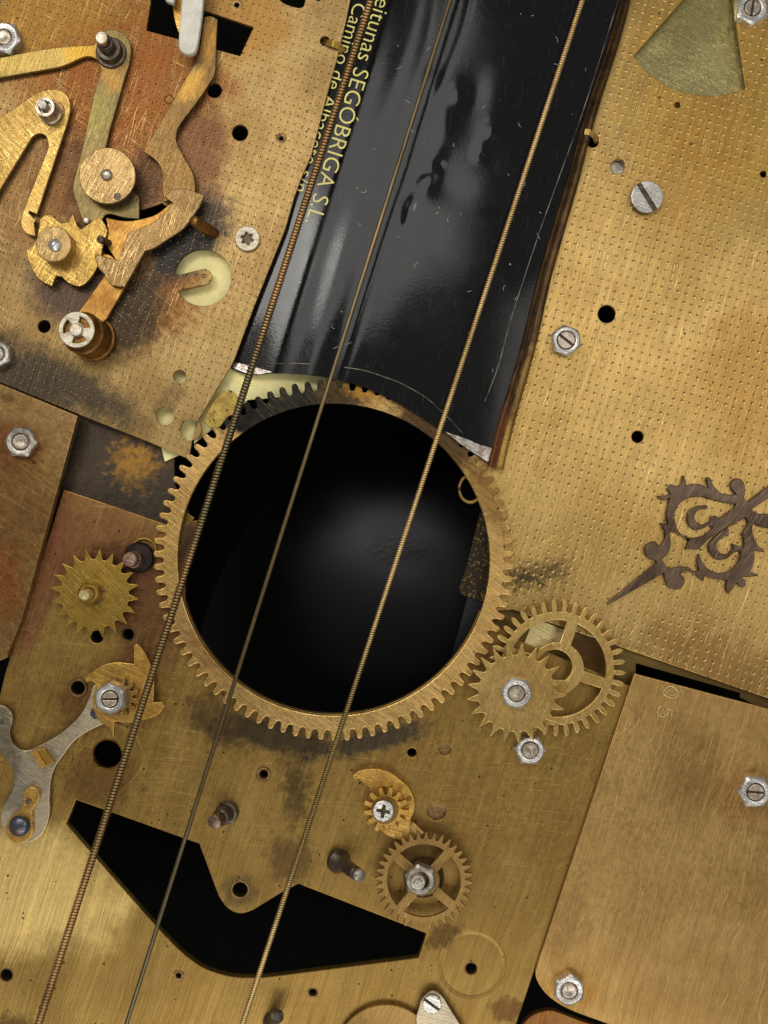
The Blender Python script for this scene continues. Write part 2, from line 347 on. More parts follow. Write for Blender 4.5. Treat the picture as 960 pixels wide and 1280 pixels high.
def back_material():
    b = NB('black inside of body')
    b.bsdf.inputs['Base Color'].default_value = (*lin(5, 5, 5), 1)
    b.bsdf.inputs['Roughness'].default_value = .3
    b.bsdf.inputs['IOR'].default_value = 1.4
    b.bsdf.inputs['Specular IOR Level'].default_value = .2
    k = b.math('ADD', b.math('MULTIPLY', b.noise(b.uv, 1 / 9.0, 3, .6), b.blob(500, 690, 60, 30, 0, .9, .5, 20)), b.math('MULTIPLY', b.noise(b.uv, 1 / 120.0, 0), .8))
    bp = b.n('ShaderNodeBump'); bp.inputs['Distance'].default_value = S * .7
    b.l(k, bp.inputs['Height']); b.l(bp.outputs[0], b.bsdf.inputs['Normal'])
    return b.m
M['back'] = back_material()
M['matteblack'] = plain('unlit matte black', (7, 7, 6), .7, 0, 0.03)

# ---------------------------------------------------------------- mesh kit
def sharp(me, deg=32):
    for p in me.polygons: p.use_smooth = True
    me.set_sharp_from_angle(angle=radians(deg))
    return me

def crv(loops, ztop, thick, bevel=.6, persp=True, inset=0.0):
    """solid slab with holes; loops in drawing units (first outer, then holes or more islands)"""
    cu = bpy.data.curves.new('c', 'CURVE')
    cu.dimensions = '2D'; cu.fill_mode = 'BOTH'
    bv = min(bevel, thick * .3)
    cu.extrude = (thick / 2 - bv) * S; cu.bevel_depth = bv * S; cu.bevel_resolution = 1; cu.offset = -(bv + inset) * S
    for L in loops:
        pts = [R2(x, y, ztop) if persp else (x, y) for x, y in L]
        q = []
        for p in pts:
            if not q or hypot(p[0] - q[-1][0], p[1] - q[-1][1]) > .15: q.append(p)
        if hypot(q[0][0] - q[-1][0], q[0][1] - q[-1][1]) < .15: q.pop()
        sp = cu.splines.new('POLY'); sp.points.add(len(q) - 1)
        for k, (x, y) in enumerate(q):
            sp.points[k].co = ((x - CX) * S, (CY - y) * S, 0, 1)
        sp.use_cyclic_u = True
    ob = bpy.data.objects.new('c', cu)
    me = bpy.data.meshes.new_from_object(ob)
    bpy.data.objects.remove(ob); bpy.data.curves.remove(cu)
    me.transform(Matrix.Translation((0, 0, (ztop - thick / 2) * S)))
    return sharp(me)

def pydata(vs, fs, deg=32):
    me = bpy.data.meshes.new('m')
    me.from_pydata([tuple(v) for v in vs], [], fs)
    bm = bmesh.new(); bm.from_mesh(me)
    bmesh.ops.recalc_face_normals(bm, faces=bm.faces)
    bm.to_mesh(me); bm.free()
    return sharp(me, deg)

def lathe(p0, p1, prof, seg=40, shape=None, rot=0.0, deg=32):
    """prof: (radius, t) with t in drawing units from p0 along p0->p1 (world points); shape(theta)->radius factor"""
    ax = (p1 - p0).normalized()
    up = Vector((0, 1, 0)) if abs(ax.y) < .9 else Vector((1, 0, 0))
    e1 = up.cross(ax).normalized(); e2 = ax.cross(e1)
    vs, fs = [], []
    rings = []
    for r, t in prof:
        c = p0 + ax * (t * S)
        if r <= 0:
            vs.append(c); rings.append([len(vs) - 1])
        else:
            row = []
            for k in range(seg):
                a = 2 * pi * k / seg + rot
                vs.append(c + (e1 * cos(a) + e2 * sin(a)) * (r * S)); row.append(len(vs) - 1)
            rings.append(row)
    for a, b in zip(rings, rings[1:]):
        for k in range(seg):
            k2 = (k + 1) % seg
            if len(a) == 1 and len(b) == 1: continue
            if len(a) == 1: fs.append((a[0], b[k], b[k2]))
            elif len(b) == 1: fs.append((a[k], b[0], a[k2]))
            else: fs.append((a[k], b[k], b[k2], a[k2]))
    return pydata(vs, fs, deg)

def vlathe(x, y, zt, prof, seg=40, **k):
    """vertical lathe whose top (at height zt) is seen at x,y; prof uses absolute heights z"""
    a, b = R2(x, y, zt)
    z0 = prof[0][1]
    return lathe(W(a, b, z0), W(a, b, z0 + 1), [(r, z - z0) for r, z in prof], seg, **k)

def joined(*ms):
    bm = bmesh.new()
    for m in ms: bm.from_mesh(m)
    me = bpy.data.meshes.new('m'); bm.to_mesh(me); bm.free()
    return sharp(me)

def sm(pts, n=6, closed=True):
    """Catmull-Rom through pts; (x,y,1) marks a sharp corner"""
    N = len(pts); out = []
    rng = N if closed else N - 1
    for i in range(rng):
        p1, p2 = pts[i], pts[(i + 1) % N]
        p0 = pts[i - 1] if (closed or i > 0) else p1
        p3 = pts[(i + 2) % N] if (closed or i < N - 2) else p2
        c1, c2 = len(p1) > 2, len(p2) > 2
        if c1 and c2:
            out.append(p1[:2]); continue
        m1 = [(p2[k] - p0[k]) / 2 if not c1 else (p2[k] - p1[k]) for k in (0, 1)]
        m2 = [(p3[k] - p1[k]) / 2 if not c2 else (p2[k] - p1[k]) for k in (0, 1)]
        d = hypot(p2[0] - p1[0], p2[1] - p1[1])
        for m in (m1, m2):
            L = hypot(*m)
            if L > d * 1.1: m[0] *= d * 1.1 / L; m[1] *= d * 1.1 / L
        for k in range(n):
            t = k / n
            h = (2*t**3 - 3*t*t + 1, t**3 - 2*t*t + t, -2*t**3 + 3*t*t, t**3 - t*t)
            out.append(tuple(h[0]*p1[j] + h[1]*m1[j] + h[2]*p2[j] + h[3]*m2[j] for j in (0, 1)))
    if not closed: out.append(pts[-1][:2])
    return out

def circ(x, y, r, n=40, a0=0.0, a1=2 * pi, ry=None):
    full = abs(a1 - a0) > 6.28
    return [(x + r * cos(a0 + (a1 - a0) * k / (n if full else n - 1)), y + (ry or r) * sin(a0 + (a1 - a0) * k / (n if full else n - 1))) for k in range(n)]

def gear(x, y, n, rt, rr, ph=0.0, kind='round', wob=0.0):
    pts = []
    prof = {'round': [(-.5, 0), (-.34, .12), (-.26, .45), (-.25, .72), (-.16, .93), (0, 1), (.16, .93), (.25, .72), (.26, .45), (.34, .12)],
            'leaf': [(-.5, 0), (-.26, .0), (-.25, .1), (-.27, .45), (-.2, .8), (0, 1), (.2, .8), (.27, .45), (.25, .1), (.26, 0)],
            'star': [(-.5, .04), (-.4, .0), (-.3, .12), (-.17, .5), (-.035, .98), (.035, .98), (.17, .5), (.3, .12), (.4, .0)],
            'spur': [(-.5, 0), (-.36, .06), (-.24, .5), (-.1, .94), (.1, .94), (.24, .5), (.36, .06)]}[kind]
    for k in range(n):
        w = random.uniform(-wob, wob)
        for t, h in prof:
            a = ph + (k + t) * 2 * pi / n
            r = rr + (rt - rr + w) * h
            pts.append((x + r * cos(a), y + r * sin(a)))
    return pts

def finish(name, me, mat, parent=None):
    me.name = name
    me.materials.clear(); me.materials.append(M[mat] if isinstance(mat, str) else mat)
    ob = bpy.data.objects.new(name, me)
    COL.objects.link(ob)
    if parent is None:
        xs = [v.co for v in me.vertices]
        c = Vector(((min(v.x for v in xs) + max(v.x for v in xs)) / 2, (min(v.y for v in xs) + max(v.y for v in xs)) / 2, min(v.z for v in xs)))
        ob.location = c
    else:
        root = parent
        c = Vector(root.location)
        while root.parent: root = root.parent; c = c + Vector(root.location)
        ob.parent = parent
    me.transform(Matrix.Translation(-c))
    return ob

def tag(o, label, cat, group=None):
    o['label'] = label; o['category'] = cat
    if group: o['group'] = group
    return o
def thing(name, label, cat, x, y, z, group=None):
    o = bpy.data.objects.new(name, None); COL.objects.link(o)
    o.empty_display_size = .003
    o.location = P(x, y, z)
    return tag(o, label, cat, group)

# ---------------------------------------------------------------- setting: inside of the body behind the plates
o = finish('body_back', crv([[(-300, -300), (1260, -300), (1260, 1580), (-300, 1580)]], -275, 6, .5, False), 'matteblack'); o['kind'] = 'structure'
vs, fs = [], []
nx, ny = 60, 60
for j in range(ny + 1):
    for i in range(nx + 1):
        x = 150 + 560 * i / nx; y = 420 + 560 * j / ny
        r = hypot(x - 655, y - 930)  # dome shaped so the lamp reflects as a glow in the opening
        z = -185 - r * r / 2400 + 1.2 * sin(x / 31.0 + 2 * sin(y / 47.0)) * math.exp(-((x - 520) / 60) ** 2 - ((y - 690) / 40) ** 2)
        vs.append(W(x, y, z))
for j in range(ny):
    for i in range(nx):
        a = j * (nx + 1) + i
        fs.append((a, a + 1, a + nx + 2, a + nx + 1))
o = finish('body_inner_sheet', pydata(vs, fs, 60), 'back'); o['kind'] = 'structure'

# ---------------------------------------------------------------- plates
RC = (417.0, 700.0)
def arc(a0, a1, r, n=40): return circ(RC[0], RC[1], r, n, radians(a0), radians(a1))

tongue = circ(253.5, 347, 35, 44, radians(150), radians(150 - 0.01 + 360 - 34.0))   # from lower left round to upper left
hole_t = circ(253.5, 347, 35.5, 46, radians(150), radians(-174)) + sm([(224, 343.5), (240, 339.5), (252, 336.5)], 4, False) + circ(255, 346, 10, 14, radians(-100), radians(75)) + sm([(252, 357), (240, 359.5), (225, 362.5)], 4, False)
left_outer = [(-40, -40), (445, -40), (438, 0), (431, 33), (422, 70), (405.5, 131), (389, 194.5), (376, 224), (368, 246), (356, 288), (343, 320), (318, 382), (293, 449), (287, 460), (249, 523), (242, 545), (236, 574), (222, 568), (180, 550), (103, 520), (0, 478), (-40, 462)]
left_holes = [[(190, -9), (317, 34), (300, 70), (183, 38)], circ(268, 113, 9.2), circ(300, 166, 10), circ(351.5, 173, 3), circ(206, 520, 11.5), circ(238, 537, 14), circ(224.5, 470.5, 8.2),
    circ(55, 408, 8), circ(296, 6, 3.2), sm([(340, -12), (352, 2), (362, 7), (374, 10, 1), (380, 7), (379, -12)], 4), circ(406, 51, 6),
    sm([(128, 268), (140, 266), (175, 263), (203, 254, 1), (212, 265), (195, 300), (150, 325), (132, 318), (126, 290)], 4), hole_t, circ(255.5, 345, 2.6, 16), circ(398, -3, 4)]
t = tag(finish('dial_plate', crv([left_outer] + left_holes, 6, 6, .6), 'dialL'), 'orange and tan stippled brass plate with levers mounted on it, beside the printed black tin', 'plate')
for x, y, r in ((351.5, 173, 6.2), (296, 6, 8)):
    pass
finish('dimple_mark', vlathe(211, 124, 6.5, [(4.6, 6.05), (5.2, 6.5), (6.2, 6.05)], 24), 'dialL', t)
finish('countersink_ring', vlathe(351.5, 172.5, 6.4, [(3.2, 5), (3.2, 6.0), (5.2, 6.5), (6.6, 6.02)], 28), 'bush', t)
finish('countersink_ring', vlathe(296, 6, 6.4, [(3.4, 5), (3.4, 6.0), (6.2, 6.5), (7.8, 6.02)], 28), 'bush', t)

right_outer = [(770, -40), (1010, -40), (1010, 893), (960, 873), (724, 791), (668, 772), (640, 762)] + arc(19, -36, 201, 30) + [(600, 560), (690, 260)]
sector = [(909, -64), (853, 0), (792, 70)] + sm([(792, 70), (808, 89), (834, 107.5), (856, 115.5), (874, 119), (890, 120), (912, 116.5), (934, 110)], 5, False) + [(918, 0)]
sector[0] = (905, -39); sector.append((912, -39))
right_holes = [sector[1:], circ(758.5, 392.5, 11), circ(797, 546, 7.4), circ(772.5, 208, 9.2), circ(847, 131, 3.8), circ(954.5, 217.5, 4), circ(741, 176, 8, 20)]
right_holes[0] = [(888, -38)] + sector[1:-1] + [(913, -38)]
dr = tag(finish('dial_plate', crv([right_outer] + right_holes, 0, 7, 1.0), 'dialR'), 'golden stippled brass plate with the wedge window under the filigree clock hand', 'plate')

lowarc = arc(165, 19, 192.5, 60)
main_outer = [(80, 612), (140, 632), (212, 657), (247, 650), (244, 668), (233, 708), (231, 735)] + lowarc + [(640, 797), (690, 817), (787, 857.5), (645, 1282), (628, 1330), (-50, 1330), (-50, 1000), (0, 868), (6, 843), (12.5, 821), (25, 780)]
cut = [(95, 1000), (83, 1030), (113, 1065), (200, 1163)] + sm([(200, 1163, 1), (227, 1190), (253, 1209), (277, 1218), (300, 1222), (330, 1222, 1)], 5, False) + [(523, 1197), (533, 1167), (373, 1105), (353, 1115), (316, 1138)] + sm([(316, 1138, 1), (303, 1142), (292, 1140), (282, 1133), (273, 1120, 1)], 5, False) + [(249, 1055), (143, 1017)]
main_holes = [cut, circ(160, 793, 8), circ(121, 796, 8), circ(97, 860, 9), circ(134, 943, 18.5), circ(300, 1112, 9), circ(8, 1219, 8), circ(329.5, 968, 5.5), circ(515, 941, 5.6),
              circ(589, 1211, 7.5), circ(391, 1241, 5), circ(223, 1220, 3.4), circ(556, 937, 7.5), circ(545.5, 1014, 11.5)]
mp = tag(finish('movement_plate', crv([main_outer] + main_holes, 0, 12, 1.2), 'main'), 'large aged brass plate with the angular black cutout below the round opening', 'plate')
def bush(x, y, ri, ro, h, mat, par, name='bushing'):
    finish(name, vlathe(x, y, h, [(ri, -8), (ri, h - .8), (ri + .8, h), (ro - 1.0, h), (ro, h - 1.0), (ro, -1)], 36), mat, par)
bush(160, 793, 7.2, 9.2, 2, 'bush', mp); bush(97, 860, 8.6, 12, 3, 'bush', mp); bush(134, 943, 17.6, 20, .8, 'barrel', mp)
bush(300, 1112.5, 9.2, 12.5, .8, 'bush', mp); bush(329.5, 968, 5.2, 9.4, 1.8, 'bush', mp); bush(589, 1211, 7, 8.4, .5, 'bush', mp)
bush(391, 1241, 4.6, 7.2, .7, 'bush', mp); bush(223, 1220, 3.2, 7.5, .8, 'bush', mp); bush(8, 1219, 7.6, 8.8, .4, 'bush', mp)
for x, y, r in ((556, 937, 7.5), (545.5, 1014, 11.5)):   # blind holes
    finish('hole_floor', vlathe(x, y, -4.5, [(0, -5), (r * .5, -4.8), (r + 2, -4.4), (r + 2, -7)], 32), 'bush', mp)
for x, y, r in ((590, 1206, 43), (134, 945, 44)):        # faint raised seats round the holes
    finish('raised_seat', vlathe(x, y, .5, [(r - 5, .02), (r - 3, .45), (r - .8, .5), (r, .02)], 64), 'main', mp)

lp = tag(finish('side_plate', crv([[(-40, 463), (0, 479.5), (97, 520), (27, 775), (15.6, 803), (10, 815), (9, 822), (0, 826), (-40, 832)]], 16, 13, 1.0), 'plateL'), 'small scratched brass plate with one battered nut and a dark spot', 'plate')
tag(finish('backing_strip', crv([[(40, 490), (218, 556), (218, 604), (236, 640), (236, 672), (60, 640)]], -12.5, 6, .4), 'strip'), 'blackened brass strip with a rubbed golden patch, left of the ring gear', 'strip')
rp_pts = [(793, 842), (960, 886), (1010, 899), (1010, 1372), (762, 1281)] + sm([(762, 1281, 1), (716, 1264), (694, 1252), (678, 1237), (669.5, 1219), (673, 1200, 1)], 6, False)
rp = tag(finish('cover_plate', crv([rp_pts], 5, 10, 1.0), 'plateR'), 'warm brushed brass plate stamped 05 with rounded lower corner', 'plate')
tag(finish('corner_plate', crv([sm([(655, 1279), (664, 1270), (678, 1264.5), (692, 1264), (728, 1277), (800, 1304), (800, 1340, 1), (640, 1340, 1), (646, 1294)], 5)], 4, 10, 1.2), 'corner'), 'rusty brass plate with rounded corner, tucked under the edge of the stamped plate', 'plate')
tag(finish('lacquered_sheet', crv([[(190, 300), (340, 290), (420, 400), (430, 490), (310, 500), (226, 568), (206, 577), (202, 561), (180, 480)]], -9.2, 3, .4), 'cream'), 'pale cream lacquered sheet seen through the holes of the stippled plate', 'sheet')
tag(finish('under_plate', crv([[(600, 740), (668, 768), (1010, 884), (1010, 915), (925, 872), (925, 866), (795, 829), (794, 850), (786, 870), (680, 830), (618, 800)]], -9, 5, .4), 'under'), 'olive brown brass bar in the gap beneath the spoked wheel', 'bar')
tag(finish('brass_offcut', crv([[(668, 773), (703, 786), (706, 812), (652, 812)]], -7.6, 1.2, .3), 'steelsheet'), 'small pale shiny sheet seen through the spoked wheel', 'sheet')
tag(finish('sector_sheet', crv([[(770, -50), (960, -50), (960, 140), (770, 140)]], -16, 3, .3), 'sector'), 'greenish scratched brass sheet showing through the wedge window', 'sheet')
tag(finish('hole_backing', crv([[(755, 190), (790, 190), (790, 226), (755, 226)]], -11, 3.5, .3), 'zincdark'), 'grey metal seen through the hole above the slotted screw', 'sheet')
tag(finish('speckled_bracket', crv([[(600, 640), (584, 706), (574, 734), (575.5, 742), (583, 745), (602, 752), (622, 740), (622, 660)]], -15, 4, .5), 'speckle'), 'black bracket speckled with gold just inside the ring gear', 'bracket')
tag(finish('dark_bracket', crv([[(586, 740), (572, 793), (560, 838), (600, 824), (626, 762)]], -19, 4, .5), 'darkbracket'), 'plain dark grey bracket below the speckled one inside the ring gear', 'bracket')
tag(finish('brass_tab', crv([[(224, 634), (231, 639), (243, 647), (233, 664), (222, 660)]], -10, 3, .4), 'star'), 'small olive brass tab poking into the round opening', 'tab')

def torus(c, R, r, ax, seg=36, ms=10, sy=1.0):
    vs, fs = [], []
    for i in range(seg):
        a = 2 * pi * i / seg
        for j in range(ms):
            b = 2 * pi * j / ms
            vs.append(c + Vector(((R + r * cos(b)) * cos(a), (R + r * cos(b)) * sin(a) * sy, r * sin(b))) * S)
    for i in range(seg):
        for j in range(ms):
            fs.append((i * ms + j, ((i + 1) % seg) * ms + j, ((i + 1) % seg) * ms + (j + 1) % ms, i * ms + (j + 1) % ms))
    return pydata(vs, fs, 180)
tag(finish('wire_loop', torus(P(588, 611, -4), 14, 2.0, None, sy=1.2), 'dullwheel'), 'small brass wire loop at the inner edge of the ring gear', 'wire loop')

# stamped digits 0 and 5 on the cover plate: thin bright grooves, lying on their side
def tube(pts, r, ms=6, closed=False, z=None):
    vs, fs = [], []
    n = len(pts)
    for i, p in enumerate(pts):
        a = pts[(i + 1) % n] if (closed or i < n - 1) else p
        b = pts[i - 1] if (closed or i > 0) else p
        d = (a - b).normalized()
        up = Vector((0, 0, 1)) if abs(d.z) < .9 else Vector((1, 0, 0))
        e1 = d.cross(up).normalized(); e2 = e1.cross(d)
        rr = r[i] if isinstance(r, (list, tuple)) else r
        for j in range(ms):
            q = 2 * pi * j / ms
            vs.append(p + (e1 * cos(q) + e2 * sin(q)) * (rr * S))
    for i in range(n if closed else n - 1):
        for j in range(ms):
            k = (i + 1) % n
            fs.append((i * ms + j, k * ms + j, k * ms + (j + 1) % ms, i * ms + (j + 1) % ms))
    if not closed:
        fs.append(tuple(range(ms))); fs.append(tuple(range((n - 1) * ms, n * ms)))
    return pydata(vs, fs, 60)
def stroke(xy, z, r, n=5, closed=False):
    q = sm(xy, n, closed)
    return tube([P(x, y, z) for x, y in q], r, 6, closed)
finish('stamped_zero', joined(stroke([(829, 866), (833, 859), (840, 858), (846, 863), (847, 869), (842, 872.5), (834, 871)], 5.3, 1.15, 5, True), stroke([(832, 866), (837, 862), (843, 864), (844, 868), (838, 869.5)], 5.3, .7, 5, True)), 'steelsheet', rp)
finish('stamped_five', stroke([(826, 882), (822, 887), (823, 893), (829, 896), (834, 892), (833, 885, 1), (840, 888, 1), (838.5, 897, 1)], 5.3, 1.15, 5), 'steelsheet', rp)

# ---------------------------------------------------------------- ring gear
rg = crv([gear(RC[0], RC[1], 86, 226, 212.5, radians(2), 'round', .5), circ(RC[0], RC[1] - .5, 195, 120)], 8.2, 8, 1.5)
tag(finish('ring_gear', rg, 'ring'), 'large toothed brass ring framing the round black opening', 'gear')

tag(finish('corroded_lug', crv([sm([(255, 524), (263, 508), (272, 496), (284, 487), (293, 491), (299, 502), (296, 515), (284, 522), (274, 534), (262, 534)], 5)], 8.9, 6, 1.0), 'luggold'), 'crusty yellow speckled brass lug on the ring gear beside the cream sheet', 'lug')

# ---------------------------------------------------------------- tin neck
TL, TR = (418.0, -45.0), (800.0, -45.0)
bot = sm([(276, 452), (287, 460), (312, 469), (343, 467), (385, 469), (425, 475.5), (460, 486), (495, 502), (525, 520), (555, 540), (585, 562), (617, 582)], 8, False)
blen = [0]
for a, b in zip(bot, bot[1:]): blen.append(blen[-1] + abs(b[0] - a[0]))
def botpt(u):
    s = u * blen[-1]
    for k in range(len(bot) - 1):
        if s <= blen[k + 1]:
            f = (s - blen[k]) / max(1e-6, blen[k + 1] - blen[k])
            return (bot[k][0] + (bot[k + 1][0] - bot[k][0]) * f, bot[k][1] + (bot[k + 1][1] - bot[k][1]) * f)
    return bot[-1]
def gs(x, y, cx, cy, rx, ry, a):
    c, s = cos(radians(a)), sin(radians(a))
    dx, dy = x - cx, y - cy
    p, q = (c * dx + s * dy) / rx, (-s * dx + c * dy) / ry
    return math.exp(-(p * p + q * q))
DENTS = [(540, 212, 9, 22, 20, 2.6), (512, 262, 7, 20, 15, -3.0), (555, 150, 16, 30, 10, 1.6), (615, 163, 10, 13, 20, 2.4), (602, 186, 7, 12, 20, 2.0), (574, 118, 10, 14, 0, 2.0),
         (530, 225, 5, 10, 40, -1.8), (548, 205, 5, 7, 0, -1.6), (520, 215, 22, 60, 15, 1.2), (560, 235, 26, 20, 0, -1.4), (590, 120, 20, 40, 15, -1.5), (540, 105, 14, 20, 15, 1.2)]
pr = [(0, -6), (.04, -4.5), (.08, -1), (.16, 5), (.26, 10), (.36, 12.6), (.55, 14), (.74, 13.6), (.86, 12.6), (.95, 11.5), (1, 10)]
PROF = []
for q_ in range(401):
    u_ = q_ / 400
    for (a, za), (b, zb) in zip(pr, pr[1:]):
        if u_ <= b + 1e-9:
            PROF.append(za + (zb - za) * (u_ - a) / (b - a)); break
for _ in range(220):
    PROF = [PROF[0]] + [(PROF[q_ - 1] + 2 * PROF[q_] + PROF[q_ + 1]) / 4 for q_ in range(1, 400)] + [PROF[400]]
def tin_z(u, x, y):
    z = PROF[min(399, int(u * 400))] * (1 - (u * 400) % 1) + PROF[min(400, int(u * 400) + 1)] * ((u * 400) % 1)
    # embossed ridges running along the neck
    xr = 505 - (y - 60) * .285 + 8 * sin(y / 60.0) * max(0, 1 - y / 260)
    d = x - xr
    z += .8 * math.exp(-(d / 11) ** 2) - .7 * math.exp(-((d - 24) / 9) ** 2) - .4 * math.exp(-((d + 24) / 10) ** 2)
    xc = 587 - y * .335 + (4 * sin(y / 30.0) * max(0, 1 - y / 290))
    z += -.5 * math.exp(-((x - xc) / 2.4) ** 2)
    for cx, cy, rx, ry, a, h in DENTS:
        if abs(x - cx) < 80 and abs(y - cy) < 130: z += h * gs(x, y, cx, cy, rx, ry, a) * .85
    z += .35 * sin(x / 47.0 + y / 110.0) + .12 * sin(y / 29.0 - x / 60.0)
    return z
NU, NV = 190, 260
def tin_at(u, v):
    bx, by = botpt(u)
    tx = TL[0] + (TR[0] - TL[0]) * u
    x, y = tx + (bx - tx) * v, TL[1] + (by - TL[1]) * v
    x += 3.0 * sin(pi * v) * (u - .5) * 0
    return x, y, tin_z(u, x, y)
# smooth the profile a little with a 3-tap pass
grid = [[tin_at(i / NU, j / NV) for i in range(NU + 1)] for j in range(NV + 1)]
for _ in range(3):
    for row in grid:
        zz = [p[2] for p in row]
        for i in range(1, NU): row[i] = (row[i][0], row[i][1], (zz[i - 1] + 2 * zz[i] + zz[i + 1]) / 4)
vs, fs = [], []
for row in grid:
    for x, y, z in row: vs.append(P(x, y, z))
for j in range(NV):
    for i in range(NU):
        a = j * (NU + 1) + i
        fs.append((a, a + 1, a + NU + 2, a + NU + 1))
nb = len(vs)
for i in range(NU + 1):              # turned-down lower lip
    x, y, z = grid[NV][i]
    vs.append(P(x, y, z - 1.6))
for i in range(NU):
    fs.append((NV * (NU + 1) + i, NV * (NU + 1) + i + 1, nb + i + 1, nb + i))
tn = thing('tin_neck', 'black lacquered dented tin sheet with yellow lettering along one edge', 'tin sheet', 480, 470, 0)
me = pydata(vs, fs, 50)
finish('sheet', me, 'tin', tn)

def tin_height(x, y):
    lo, hi = 0.0, 1.0
    for _ in range(30):
        u = (lo + hi) / 2
        bx, by = botpt(u); tx = TL[0] + (TR[0] - TL[0]) * u
        v = (y - TL[1]) / (by - TL[1])
        if tx + (bx - tx) * v < x: lo = u
        else: hi = u
    fu = u * NU; i = min(NU - 1, int(fu)); fv = max(0, min(NV - 1e-6, v * NV)); j = int(fv)
    z = [grid[min(NV, j + b)][min(NU, i + a)][2] for a in (0, 1) for b in (0, 1)]
    return max(z)

# print
def text_mesh(s, size=1.0):
    cu = bpy.data.curves.new('t', 'FONT'); cu.body = s; cu.size = size; cu.resolution_u = 4; cu.offset = -.008
    ob = bpy.data.objects.new('t', cu); COL.objects.link(ob)
    dg = bpy.context.evaluated_depsgraph_get()
    me = bpy.data.meshes.new_from_object(ob.evaluated_get(dg))
    bpy.data.objects.remove(ob); bpy.data.curves.remove(cu)
    return me
def xr(me): 
    xs = [v.co.x for v in me.vertices]; return min(xs), max(xs)
def place_text(s, end, cap, sub, length, name):
    """baseline ends at 'end'; sub-string's printed length is 'length'"""
    a = text_mesh(sub); x0, x1 = xr(a); kx = length / (x1 - x0)
    h = text_mesh('H'); ky = cap / max(v.co.y for v in h.vertices)
    me = text_mesh(s); X0, X1 = xr(me)
    bm = bmesh.new(); bm.from_mesh(me)
    bmesh.ops.triangulate(bm, faces=bm.faces)
    bmesh.ops.subdivide_edges(bm, edges=[e for e in bm.edges if e.calc_length() * kx > 5], cuts=2)
    bmesh.ops.triangulate(bm, faces=bm.faces)
    d = Vector((-.303, .953)); up = Vector((.953, .303))
    for v in bm.verts:
        q = Vector(end) + d * ((v.co.x - X1) * kx) + up * (v.co.y * ky)
        v.co = P(q.x, q.y, tin_height(q.x, max(q.y, -44)) + .35)
    bm.to_mesh(me); bm.free()
    for m in (a, h): bpy.data.meshes.remove(m)
    finish(name, me, 'ink', tn)
place_text('Aceitunas SEG\u00d3BRIGA S.L.', (381.5, 277), 19.5, 'SEG\u00d3BRIGA S.L.', 203, 'lettering')
place_text('Camino de Albacete s/n', (368, 237), 16.5, 'Camino de Albacete s/n', 246, 'lettering')

# rim along the right side: rolled lip with a ridge
def loft(path, prof, z):
    """path: list of (x,y,scale); prof: list of (offset across to the right, dz)"""
    vs, fs = [], []
    for i, (x, y, s) in enumerate(path):
        a = path[min(i + 1, len(path) - 1)]; b = path[max(i - 1, 0)]
        d = Vector((a[0] - b[0], a[1] - b[1])).normalized(); nr = Vector((d.y, -d.x))
        for o_, dz in prof:
            vs.append(P(x + nr.x * o_ * s, y + nr.y * o_ * s, z + dz))
    m = len(prof)
    for i in range(len(path) - 1):
        for j in range(m):
            fs.append((i * m + j, i * m + (j + 1) % m, (i + 1) * m + (j + 1) % m, (i + 1) * m + j))
    fs.append(tuple(range(m))); fs.append(tuple(range((len(path) - 1) * m, len(path) * m)))
    return pydata(vs, fs, 50)
path = []
for k in range(61):
    t_ = k / 60; y = -45 + 630 * t_
    x = 802 - (y + 45) * .297 if y < 258 else 712 - (y - 258) * .262
    x = x - 6
    path.append((x + 1.2 * sin(y / 31.0), y, .62 + .4 * t_))
prof = [(-11, -2), (-11, 2.5), (-8.5, 4.5), (-6, 4), (-4, 1.5), (-2.5, 1), (0, 3), (3.5, 4.2), (7, 3), (9, 0), (9, -9.5), (-4, -9.5)]
finish('rolled_rim', loft(path, prof, 9.5), 'rim', tn)
# bare metal at the two cut corners
def skin(pts, dz, mat, name):
    me = crv([sm(pts, 3)], 0, .5, .1)
    for v in me.vertices:
        x, y = v.co.x / S + CX, CY - v.co.y / S
        h = tin_height(x, y); q = P(x, y, h + dz)
        v.co = (q.x, q.y, q.z + (v.co.z))
    finish(name, me, mat, tn)
skin([(556, 539.5, 1), (584, 549), (600, 556), (615, 560, 1), (612, 577), (597, 569), (580, 558)], .5, 'tinplate', 'bare_corner')
skin([(290, 452, 1), (312, 457), (326, 461), (340, 465, 1), (322, 468), (306, 466), (289, 459, 1)], .5, 'tinplate', 'bare_corner')
def surf_line(xy, dz, r, name, mat, n=10):
    q = sm(xy, n, False)
    finish(name, tube([P(x, y, tin_height(x, max(y, -44)) + dz) for x, y in q], r, 6), mat, tn)
surf_line([(784, -40), (773, 0), (731, 132), (698, 224), (671, 300), (640, 395), (622, 460), (606, 502)], .0, .6, 'crease', 'crease')
surf_line([(430, 459), (455, 463), (480, 471), (505, 481), (535, 499), (560, 522), (578, 541)], .0, .6, 'crease', 'crease')
surf_line([(335, 455), (360, 454), (388, 455)], .1, .6, 'crease', 'crease')
